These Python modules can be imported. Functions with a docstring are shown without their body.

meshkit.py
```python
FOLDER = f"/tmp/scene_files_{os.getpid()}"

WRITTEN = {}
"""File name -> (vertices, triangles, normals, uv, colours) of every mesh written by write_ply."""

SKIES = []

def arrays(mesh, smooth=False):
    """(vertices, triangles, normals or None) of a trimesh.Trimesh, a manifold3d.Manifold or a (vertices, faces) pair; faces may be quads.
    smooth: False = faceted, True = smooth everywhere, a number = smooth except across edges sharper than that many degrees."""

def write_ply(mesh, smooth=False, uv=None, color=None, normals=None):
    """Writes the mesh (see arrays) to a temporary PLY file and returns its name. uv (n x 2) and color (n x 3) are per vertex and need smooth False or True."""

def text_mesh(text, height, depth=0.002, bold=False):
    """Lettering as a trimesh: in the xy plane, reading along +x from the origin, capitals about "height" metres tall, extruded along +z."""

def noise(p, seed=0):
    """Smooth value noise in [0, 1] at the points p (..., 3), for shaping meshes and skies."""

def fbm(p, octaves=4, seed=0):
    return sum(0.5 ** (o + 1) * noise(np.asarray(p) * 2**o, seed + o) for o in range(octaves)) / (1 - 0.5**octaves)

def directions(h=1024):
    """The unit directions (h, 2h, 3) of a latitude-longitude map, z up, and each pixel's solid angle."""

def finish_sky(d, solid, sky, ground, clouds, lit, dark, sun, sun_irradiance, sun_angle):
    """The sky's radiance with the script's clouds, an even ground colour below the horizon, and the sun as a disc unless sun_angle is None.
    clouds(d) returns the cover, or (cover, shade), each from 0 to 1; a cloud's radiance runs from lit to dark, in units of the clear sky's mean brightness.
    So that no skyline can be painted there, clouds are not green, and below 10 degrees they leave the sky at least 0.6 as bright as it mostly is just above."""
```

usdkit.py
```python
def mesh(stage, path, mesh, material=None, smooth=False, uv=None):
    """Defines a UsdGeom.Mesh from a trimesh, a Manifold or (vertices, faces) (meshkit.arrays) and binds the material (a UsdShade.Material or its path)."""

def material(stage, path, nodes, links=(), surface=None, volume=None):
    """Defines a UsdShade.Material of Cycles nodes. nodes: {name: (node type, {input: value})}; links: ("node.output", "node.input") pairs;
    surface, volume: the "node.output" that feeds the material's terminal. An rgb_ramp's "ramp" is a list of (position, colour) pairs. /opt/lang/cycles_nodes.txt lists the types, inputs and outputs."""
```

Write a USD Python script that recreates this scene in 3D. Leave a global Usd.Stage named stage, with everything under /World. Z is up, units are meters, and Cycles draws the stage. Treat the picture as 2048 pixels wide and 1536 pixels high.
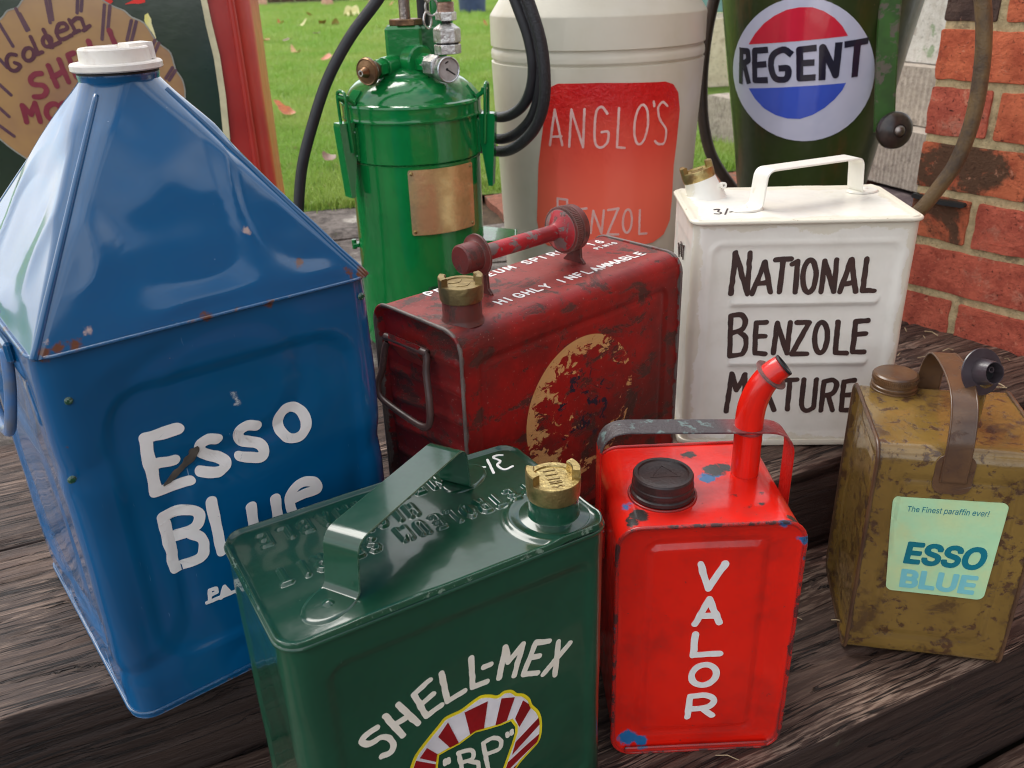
import math, json, random
import numpy as np, trimesh, manifold3d
from shapely.geometry import LineString, Polygon, Point, box as sbox
from shapely import affinity
from shapely.ops import unary_union
import usdkit, meshkit
from meshkit import fbm, noise
from pxr import Usd, UsdGeom, UsdLux, UsdShade, Gf, Sdf, Vt

stage = Usd.Stage.CreateInMemory()
UsdGeom.SetStageUpAxis(stage, 'Z'); UsdGeom.SetStageMetersPerUnit(stage, 1.0)
UsdGeom.Xform.Define(stage, '/World'); UsdGeom.Scope.Define(stage, '/World/Looks')
random.seed(7); RNG = np.random.default_rng(7)
PI = math.pi
# ------------------------------------------------------------------ camera, sky, sun, exposure
CAM_H, PITCH, ROLL, FPX = 0.63197, 0.4456686806, -0.032979342, 1740.836
EXPOSURE = 1.15
SUN_EL, SUN_AZ = math.radians(52), math.radians(-38)      # azimuth measured from +y towards +x
SKY_STRENGTH, SUN_INT, SUN_ANGLE = 0.11, 0.30, 35.0
cam = UsdGeom.Camera.Define(stage, '/World/camera')
_f = np.array([0, math.cos(PITCH), -math.sin(PITCH)]); _r = np.array([1., 0, 0]); _u = np.cross(_r, _f)
_rr = math.cos(ROLL) * _r + math.sin(ROLL) * _u; _uu = -math.sin(ROLL) * _r + math.cos(ROLL) * _u
M4 = Gf.Matrix4d(*_rr, 0, *_uu, 0, *(-_f), 0, 0, 0, CAM_H, 1)
cam.AddTransformOp().Set(M4)
cam.CreateFocalLengthAttr(4.0); cam.CreateHorizontalApertureAttr(4.0 * 2048 / FPX); cam.CreateVerticalApertureAttr(4.0 * 1536 / FPX)
cam.CreateFStopAttr(1.7); cam.CreateFocusDistanceAttr(0.74); cam.CreateExposureAttr(EXPOSURE)
cam.CreateClippingRangeAttr((0.02, 2000))

def lin(r, g=None, b=None):
    c = np.array((r, g, b), float) / 255.0
    return tuple(float(x / 12.92 if x <= .04045 else ((x + .055) / 1.055) ** 2.4) for x in c)

class G:
    """a small node-graph writer"""
    def __init__(s, name): s.name, s.nodes, s.links, s.k = name, {}, [], 0
    def n(s, kind, **ins):
        s.k += 1; nm = 'n%d' % s.k; c = {}
        for k, v in ins.items():
            if isinstance(v, str) and '.' in v: s.links.append((v, nm + '.' + k))
            else: c[k] = v
        s.nodes[nm] = (kind, c); return nm
    def obj(s):
        if not hasattr(s, '_o'): s._o = s.n('texture_coordinate') + '.object'
        return s._o
    def pos(s):
        if not hasattr(s, '_p'): s._p = s.n('geometry') + '.position'
        return s._p
    def map(s, v, scale=(1, 1, 1), loc=(0, 0, 0), rot=(0, 0, 0)): return s.n('mapping', mapping_type='point', vector=v, scale=scale, location=loc, rotation=rot) + '.vector'
    def noise(s, v, scale, detail=4, rough=.55, dist=0): return s.n('noise_texture', vector=v, scale=scale, detail=detail, roughness=rough, distortion=dist) + '.fac'
    def noisec(s, v, scale, detail=2): return s.n('noise_texture', vector=v, scale=scale, detail=detail) + '.color'
    def ramp(s, fac, *st): return s.n('rgb_ramp', fac=fac, ramp=list(st)) + '.color'
    def step(s, fac, a, b): return s.n('map_range', range_type='smoothstep', value=fac, from_min=a, from_max=b, to_min=0., to_max=1.) + '.result'
    def mix(s, fac, a, b, mode='mix'): return s.n('mix_color', blend_type=mode, fac=fac, a=a, b=b) + '.result'
    def m(s, op, a, b=0.): return s.n('math', math_type=op, value1=a, value2=b) + '.value'
    def xyz(s, v):
        q = s.n('separate_xyz', vector=v); return q + '.x', q + '.y', q + '.z'
    def dist(s, v, p): return s.n('vector_math', math_type='distance', vector1=v, vector2=tuple(p)) + '.value'
    def bump(s, h, strength, dist, normal=None):
        k = dict(height=h, strength=strength, distance=dist)
        if normal: k['normal'] = normal
        return s.n('bump', **k) + '.normal'
    def edge(s, radius, a=.03, b=.2):
        g = s.n('geometry'); bv = s.n('bevel', samples=4, radius=radius) + '.bevel'
        d = s.n('vector_math', math_type='dot_product', vector1=bv, vector2=g + '.normal') + '.value'
        return s.step(s.m('subtract', 1.0, d), a, b)
    def out(s, **k):
        p = s.n('principled_bsdf', **k); return usdkit.material(stage, '/World/Looks/' + s.name, s.nodes, s.links, surface=p + '.BSDF')

# ------------------------------------------------------------------ sky and sun
sd = np.array([math.sin(SUN_AZ) * math.cos(SUN_EL), math.cos(SUN_AZ) * math.cos(SUN_EL), math.sin(SUN_EL)])
g = G('sky_look')
sk = g.n('sky_texture', sky_type='single_scattering', sun_disc=False, sun_elevation=SUN_EL, sun_rotation=math.atan2(sd[0], sd[1]), altitude=100., air_density=1., aerosol_density=1.5, ozone_density=1.) + '.color'
dirv = g.n('texture_coordinate') + '.generated'
dv = g.n('geometry') + '.position'
cl = g.noise(g.map(g.n('vector_math', math_type='normalize', vector1=dv) + '.vector', scale=(1, 1, 2.2)), 2.1, 7, .55, .4)
cov = g.step(cl, .34, .54)
cloud = g.mix(g.noise(dv, 3.0, 4), (4.1, 4.15, 4.3), (8.1, 8.15, 8.25))
colr = g.mix(cov, sk, cloud)
b = g.n('background_shader', color=colr, strength=SKY_STRENGTH)
skym = usdkit.material(stage, '/World/Looks/sky_look', g.nodes, g.links, surface=b + '.background')
dome = UsdLux.DomeLight.Define(stage, '/World/sky'); dome.GetPrim().SetCustomDataByKey('kind', 'structure')
UsdShade.MaterialBindingAPI.Apply(dome.GetPrim()).Bind(skym)
sun = UsdLux.DistantLight.Define(stage, '/World/sun'); sun.CreateIntensityAttr(SUN_INT); sun.CreateAngleAttr(SUN_ANGLE); sun.CreateNormalizeAttr(True) if hasattr(sun, 'CreateNormalizeAttr') else None
sun.CreateColorAttr(Gf.Vec3f(1.0, .96, .9))
zax = sd; xax = np.cross([0, 0, 1.], zax); xax /= np.linalg.norm(xax); yax = np.cross(zax, xax)
sun.AddTransformOp().Set(Gf.Matrix4d(*xax, 0, *yax, 0, *zax, 0, 0, 0, 0, 1))

# ------------------------------------------------------------------ scene tree helpers
USED = {}
def numbered(parent, name):
    k = (parent, name); USED[k] = USED.get(k, -1) + 1
    return parent + '/' + (name if USED[k] == 0 else '%s_%03d' % (name, USED[k]))
def data(p, **k):
    for a, b_ in k.items():
        if b_: p.SetCustomDataByKey(a, b_)
    return p
def thing(name, label, category, loc=(0, 0, 0), yaw=0., group=None):
    x = UsdGeom.Xform.Define(stage, numbered('/World', name)); x.AddTranslateOp().Set(Gf.Vec3d(*map(float, loc)))
    if yaw: x.AddRotateZOp().Set(math.degrees(yaw))
    return data(x.GetPrim(), label=label, category=category, group=group)
def struct(name, kind='structure', loc=(0, 0, 0), yaw=0.):
    x = UsdGeom.Xform.Define(stage, numbered('/World', name)); x.AddTranslateOp().Set(Gf.Vec3d(*map(float, loc)))
    if yaw: x.AddRotateZOp().Set(math.degrees(yaw))
    return data(x.GetPrim(), kind=kind)
XF = []
def part(parent, name, mesh, mat, smooth=35, label=None, kind=None):
    pth = str(parent.GetPath()) if hasattr(parent, 'GetPath') else parent
    if isinstance(mesh, list): mesh = trimesh.util.concatenate(mesh)
    if XF: mesh = TM(np.asarray(mesh.vertices) * XF[0] + np.array([0, 0, XF[1]]), mesh.faces)
    m = usdkit.mesh(stage, numbered(pth, name), mesh, mat, smooth=smooth)
    return data(m.GetPrim(), label=label, kind=kind)

# ------------------------------------------------------------------ mesh helpers
def TM(v, f): return trimesh.Trimesh(np.asarray(v, float), np.asarray(f), process=False)
def gridf(nu, nv, closeu=False):
    i, j = np.meshgrid(np.arange(nu if closeu else nu - 1), np.arange(nv - 1), indexing='ij'); i2 = (i + 1) % nu
    a, b_, c, d = i * nv + j, i2 * nv + j, i2 * nv + j + 1, i * nv + j + 1
    q = np.stack([a, b_, c, d], -1).reshape(-1, 4)
    return np.vstack([q[:, [0, 1, 2]], q[:, [0, 2, 3]]])
def ss(x, a, b_):
    t = np.clip((x - a) / (b_ - a), 0, 1); return t * t * (3 - 2 * t)
def sdbox(x, y, hx, hy, r):
    qx, qy = np.abs(x) - hx + r, np.abs(y) - hy + r
    return np.hypot(np.maximum(qx, 0), np.maximum(qy, 0)) + np.minimum(np.maximum(qx, qy), 0) - r
def rrect(a, b_, r, step=.003, nc=7):
    """closed counter-clockwise loop round a rounded rectangle a x b: points and outward normals"""
    P, N = [], []
    cs = [(a / 2 - r, -b_ / 2 + r, -PI / 2), (a / 2 - r, b_ / 2 - r, 0), (-a / 2 + r, b_ / 2 - r, PI / 2), (-a / 2 + r, -b_ / 2 + r, PI)]
    for k, (cx, cy, a0) in enumerate(cs):
        for t in np.linspace(0, PI / 2, nc):
            n_ = (math.cos(a0 + t), math.sin(a0 + t)); P.append((cx + r * n_[0], cy + r * n_[1])); N.append(n_)
        q = cs[(k + 1) % 4]; e = (q[0] + r * math.cos(q[2]), q[1] + r * math.sin(q[2])); L = math.dist(P[-1], e); m = max(1, int(L / step))
        s = P[-1]
        for i in range(1, m): P.append((s[0] + (e[0] - s[0]) * i / m, s[1] + (e[1] - s[1]) * i / m)); N.append(N[-1])
    return np.array(P), np.array(N)
AX = {'z': lambda p, q, r: np.stack([p, q, r], -1), 'x': lambda p, q, r: np.stack([r, p, q], -1), 'y': lambda p, q, r: np.stack([q, r, p], -1)}
def can_body(a, b_, L, rc, axis='z', disp=None, capdisp=None, step=.003, caps=(1, 1), sh=(0, 0, 0), nc=7, inset=.0):
    """sheet-metal can: rounded a x b section run along its axis for L, walls and end plates pushed out by disp(P, N); sh moves the whole"""
    P, N = rrect(a, b_, rc, step, nc); R_ = np.linspace(0, L, max(2, int(L / step) + 1))
    p = np.repeat(P[:, 0], len(R_)); q = np.repeat(P[:, 1], len(R_)); r = np.tile(R_, len(P))
    V = AX[axis](p, q, r) + np.array(sh); NN = AX[axis](np.repeat(N[:, 0], len(R_)), np.repeat(N[:, 1], len(R_)), 0 * r)
    if disp: V = V + NN * disp(V, NN)[:, None]
    ms = [TM(V, gridf(len(P), len(R_), True))]
    for k, r0 in enumerate((0, L)):
        if not caps[k]: continue
        s = -1 if k == 0 else 1
        nx, ny = int(a / step) + 1, int(b_ / step) + 1
        w = lambda y: a / 2 - np.where(np.abs(y) > b_ / 2 - rc, rc - np.sqrt(np.maximum(rc * rc - (np.abs(y) - b_ / 2 + rc) ** 2, 0)), 0)
        ys = np.linspace(-b_ / 2, b_ / 2, ny); X = np.linspace(-1, 1, nx)[:, None] * w(ys)[None]; Y = np.tile(ys, (nx, 1))
        C = AX[axis](X.ravel(), Y.ravel(), np.full(X.size, float(r0))) + np.array(sh); CN = AX[axis](0 * X.ravel(), 0 * X.ravel(), np.full(X.size, float(s)))
        cd = capdisp or disp
        if cd:
            e = sdbox(X.ravel(), Y.ravel(), a / 2, b_ / 2, rc); C = C + CN * (cd(C, CN) * ss(-e, 0.0, .003))[:, None]
        f = gridf(nx, ny); ms.append(TM(C, f if s > 0 else f[:, ::-1]))
    return trimesh.util.concatenate(ms)
def smoothpath(P, n=8, closed=False):
    P = np.asarray(P, float); m = len(P); out = []
    g_ = lambda i: P[i % m] if closed else P[min(max(i, 0), m - 1)]
    for i in range(m if closed else m - 1):
        p0, p1, p2, p3 = g_(i - 1), g_(i), g_(i + 1), g_(i + 2)
        for t in np.arange(n) / n:
            out.append(.5 * (2 * p1 + (p2 - p0) * t + (2 * p0 - 5 * p1 + 4 * p2 - p3) * t * t + (3 * p1 - p0 - 3 * p2 + p3) * t ** 3))
    if not closed: out.append(P[-1])
    return np.array(out)
def fillet(P, r, n=6):
    """round the corners of an open polyline"""
    P = np.asarray(P, float); out = [P[0]]
    for a, b_, c in zip(P[:-2], P[1:-1], P[2:]):
        u, v = a - b_, c - b_; lu, lv = np.linalg.norm(u), np.linalg.norm(v); u, v = u / lu, v / lv
        ang = math.acos(np.clip(u @ v, -1, 1)); d = min(r / math.tan(ang / 2), .48 * lu, .48 * lv) if ang < 3.1 else 0
        if d == 0: out.append(b_); continue
        for t in np.linspace(0, 1, n): out.append((1 - t) ** 2 * (b_ + u * d) + 2 * t * (1 - t) * b_ + t * t * (b_ + v * d))
    out.append(P[-1]); return np.array(out)
def frames(P, closed, up=None):
    t = (np.roll(P, -1, 0) - np.roll(P, 1, 0)) if closed else np.gradient(P, axis=0)
    t /= np.linalg.norm(t, axis=1, keepdims=True) + 1e-12
    if up is not None:
        a = np.array(up, float)[None] - t * (t @ np.array(up, float))[:, None]; a /= np.linalg.norm(a, axis=1, keepdims=True) + 1e-12
    else:
        a = np.zeros_like(t); x = np.cross(t[0], [.3, .2, 1.]); x /= np.linalg.norm(x); a[0] = x
        for i in range(1, len(t)):
            x = a[i - 1] - t[i] * (a[i - 1] @ t[i]); a[i] = x / (np.linalg.norm(x) + 1e-12)
    return t, a, np.cross(t, a)
def sweep(P, prof, closed=False, up=None, rad=None):
    """run the closed outline prof (in the frame's a, b axes) along P"""
    P = np.asarray(P, float); t, a, b_ = frames(P, closed, up); prof = np.asarray(prof, float); k = len(prof)
    sc = np.ones(len(P)) if rad is None else np.asarray(rad)
    V = P[:, None] + sc[:, None, None] * (prof[None, :, 0, None] * a[:, None] + prof[None, :, 1, None] * b_[:, None])
    n = len(P); i, j = np.meshgrid(np.arange(n if closed else n - 1), np.arange(k), indexing='ij')
    q = np.stack([i * k + j, i * k + (j + 1) % k, ((i + 1) % n) * k + (j + 1) % k, ((i + 1) % n) * k + j], -1).reshape(-1, 4)
    f = [q[:, [0, 1, 2]], q[:, [0, 2, 3]]]; V = V.reshape(-1, 3)
    if not closed:
        c = len(V); V = np.vstack([V, P[:1], P[-1:]]); j = np.arange(k)
        f += [np.stack([np.full(k, c), (j + 1) % k, j], 1), np.stack([np.full(k, c + 1), (n - 1) * k + j, (n - 1) * k + (j + 1) % k], 1)]
    m = TM(V, np.vstack(f)); 
    if m.volume < 0: m.invert()
    return m
def circ(r, n=12): t = np.arange(n) * 2 * PI / n; return np.stack([r * np.cos(t), r * np.sin(t)], 1)
def tube(P, r, n=12, closed=False, sm=0, rad=None):
    if sm: P = smoothpath(P, sm, closed)
    return sweep(P, circ(r, n), closed, rad=rad)
def ribbon(P, w, t, up):
    """flat strap of width w (along up) and thickness t"""
    c = t * .35; prof = [(-w / 2, -t / 2 + c), (-w / 2 + c, -t / 2), (w / 2 - c, -t / 2), (w / 2, -t / 2 + c), (w / 2, t / 2 - c), (w / 2 - c, t / 2), (-w / 2 + c, t / 2), (-w / 2, t / 2 - c)]
    return sweep(P, prof, up=up)
def lathe(prof, n=48):
    m = trimesh.creation.revolve(np.asarray(prof, float), sections=n); return m
def place(m, loc=(0, 0, 0), zdir=None, rotz=0.):
    m = m.copy()
    if rotz: m.apply_transform(trimesh.transformations.rotation_matrix(rotz, [0, 0, 1]))
    if zdir is not None: m.apply_transform(trimesh.geometry.align_vectors([0, 0, 1], np.asarray(zdir, float) / np.linalg.norm(zdir)))
    m.apply_translation(loc); return m
def bbox(w, d, h, c=.001, loc=(0, 0, 0)):
    """box with chamfered edges, centred"""
    P = []
    for sx in (-1, 1):
        for sy in (-1, 1):
            for sz in (-1, 1):
                for k in range(3):
                    o = np.array([sx * (w / 2 - c), sy * (d / 2 - c), sz * (h / 2 - c)]); o[k] = (sx, sy, sz)[k] * (w, d, h)[k] / 2; P.append(o)
    m = trimesh.convex.convex_hull(np.array(P)); m.apply_translation(loc); return m
def hexnut(r, h, c=.0012): 
    a = np.arange(6) * PI / 3; P = [(x * math.cos(t), x * math.sin(t), z) for t in a for x, z in ((r - c, 0), (r, c), (r, h - c), (r - c, h))]
    return trimesh.convex.convex_hull(np.array(P))
def strokes(ss_, w, name='', jit=.10, seed=1, cap='round'):
    """brush strokes -> one outline with the slight unevenness of hand lettering"""
    out = []
    for st in ss_:
        P = np.array(st, float)
        if len(P) >= 5 and name[:1] not in 'MEN': P = smoothpath(P, 5)
        out.append(LineString(P).buffer(w / 2, cap_style=cap, join_style='round', quad_segs=5))
    g_ = unary_union(out); res = []
    for k, pg in enumerate(g_.geoms if g_.geom_type == 'MultiPolygon' else [g_]):
        def wob(ring):
            L = LineString(ring.coords).segmentize(w * .35); Q = np.array(L.coords)[:-1]
            n_ = np.stack([noise(np.c_[Q / (w * .9), np.full(len(Q), 3.1 * seed)], 5), noise(np.c_[Q / (w * .9), np.full(len(Q), 3.1 * seed)], 9)], 1) - .5
            return Q + n_ * w * jit * 2
        q = Polygon(wob(pg.exterior), [wob(h) for h in pg.interiors]).buffer(0); res.append(q)
    return unary_union(res)
def polys(g_): return list(g_.geoms) if g_.geom_type in ('MultiPolygon', 'GeometryCollection') else [g_]
def decal(geom, mapf, t=.0004, edge=None, lift=0.):
    ms = []
    for pg in polys(geom):
        if pg.geom_type != 'Polygon' or pg.area < 1e-9: continue
        m = trimesh.creation.extrude_polygon(pg, t)
        if edge: m = m.subdivide_to_size(edge)
        ms.append(m)
    m = trimesh.util.concatenate(ms); V = np.asarray(m.vertices); return TM(mapf(V[:, 0], V[:, 1], V[:, 2] + lift), m.faces)
FONT = {'P': [[(0, 0), (0, 1), (.4, 1), (.55, .87), (.55, .65), (.4, .5), (0, .5)]], 'E': [[(.5, 1), (0, 1), (0, 0), (.5, 0)], [(0, .5), (.4, .5)]], 'T': [[(0, 1), (.6, 1)], [(.3, 1), (.3, 0)]],
 'R': [[(0, 0), (0, 1), (.4, 1), (.55, .87), (.55, .65), (.4, .5), (0, .5)], [(.3, .5), (.58, 0)]], 'O': [[(.3, 0), (.05, .2), (0, .5), (.05, .8), (.3, 1), (.55, .8), (.6, .5), (.55, .2), (.3, 0)]], 'L': [[(0, 1), (0, 0), (.5, 0)]],
 'U': [[(0, 1), (0, .25), (.15, .03), (.4, .03), (.55, .25), (.55, 1)]], 'M': [[(0, 0), (.05, 1), (.35, .3), (.65, 1), (.7, 0)]], 'S': [[(.55, .85), (.4, 1), (.15, 1), (0, .82), (.05, .6), (.45, .45), (.55, .25), (.45, .03), (.15, 0), (0, .15)]], 'I': [[(.1, 0), (.1, 1)]],
 'H': [[(0, 0), (0, 1)], [(.55, 0), (.55, 1)], [(0, .5), (.55, .5)]], 'G': [[(.55, .82), (.4, 1), (.15, 1), (0, .75), (0, .25), (.15, 0), (.4, 0), (.55, .2), (.55, .45), (.35, .45)]], 'Y': [[(0, 1), (.3, .5), (.6, 1)], [(.3, .5), (.3, 0)]], 'N': [[(0, 0), (0, 1), (.55, 0), (.55, 1)]],
 'F': [[(.5, 1), (0, 1), (0, 0)], [(0, .5), (.4, .5)]], 'A': [[(0, 0), (.3, 1), (.6, 0)], [(.12, .35), (.48, .35)]], 'B': [[(0, 0), (0, 1), (.4, 1), (.52, .87), (.52, .65), (.4, .52), (0, .52)], [(.4, .52), (.57, .38), (.57, .14), (.4, 0), (0, 0)]],
 '1': [[(.05, .8), (.2, 1), (.2, 0)]], '6': [[(.5, .9), (.3, 1), (.08, .75), (0, .3), (.12, .03), (.4, .03), (.52, .28), (.4, .52), (.1, .45)]]}
def textlines(text, x0, y0, h, pitch, asp=1.):
    """stroke lettering: list of polylines, text set from (x0, y0) along +x with the given pitch"""
    out = []
    for i, ch in enumerate(text):
        for st in FONT.get(ch, []): out.append([(x0 + i * pitch + p[0] * h * asp, y0 + p[1] * h) for p in st])
    return out
def segdist(X, Y, lines):
    d = np.full(X.shape, 9.)
    for st in lines:
        for (ax, ay), (bx, by) in zip(st[:-1], st[1:]):
            vx, vy = bx - ax, by - ay; t = np.clip(((X - ax) * vx + (Y - ay) * vy) / (vx * vx + vy * vy + 1e-12), 0, 1)
            d = np.minimum(d, np.hypot(X - ax - t * vx, Y - ay - t * vy))
    return d
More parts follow.
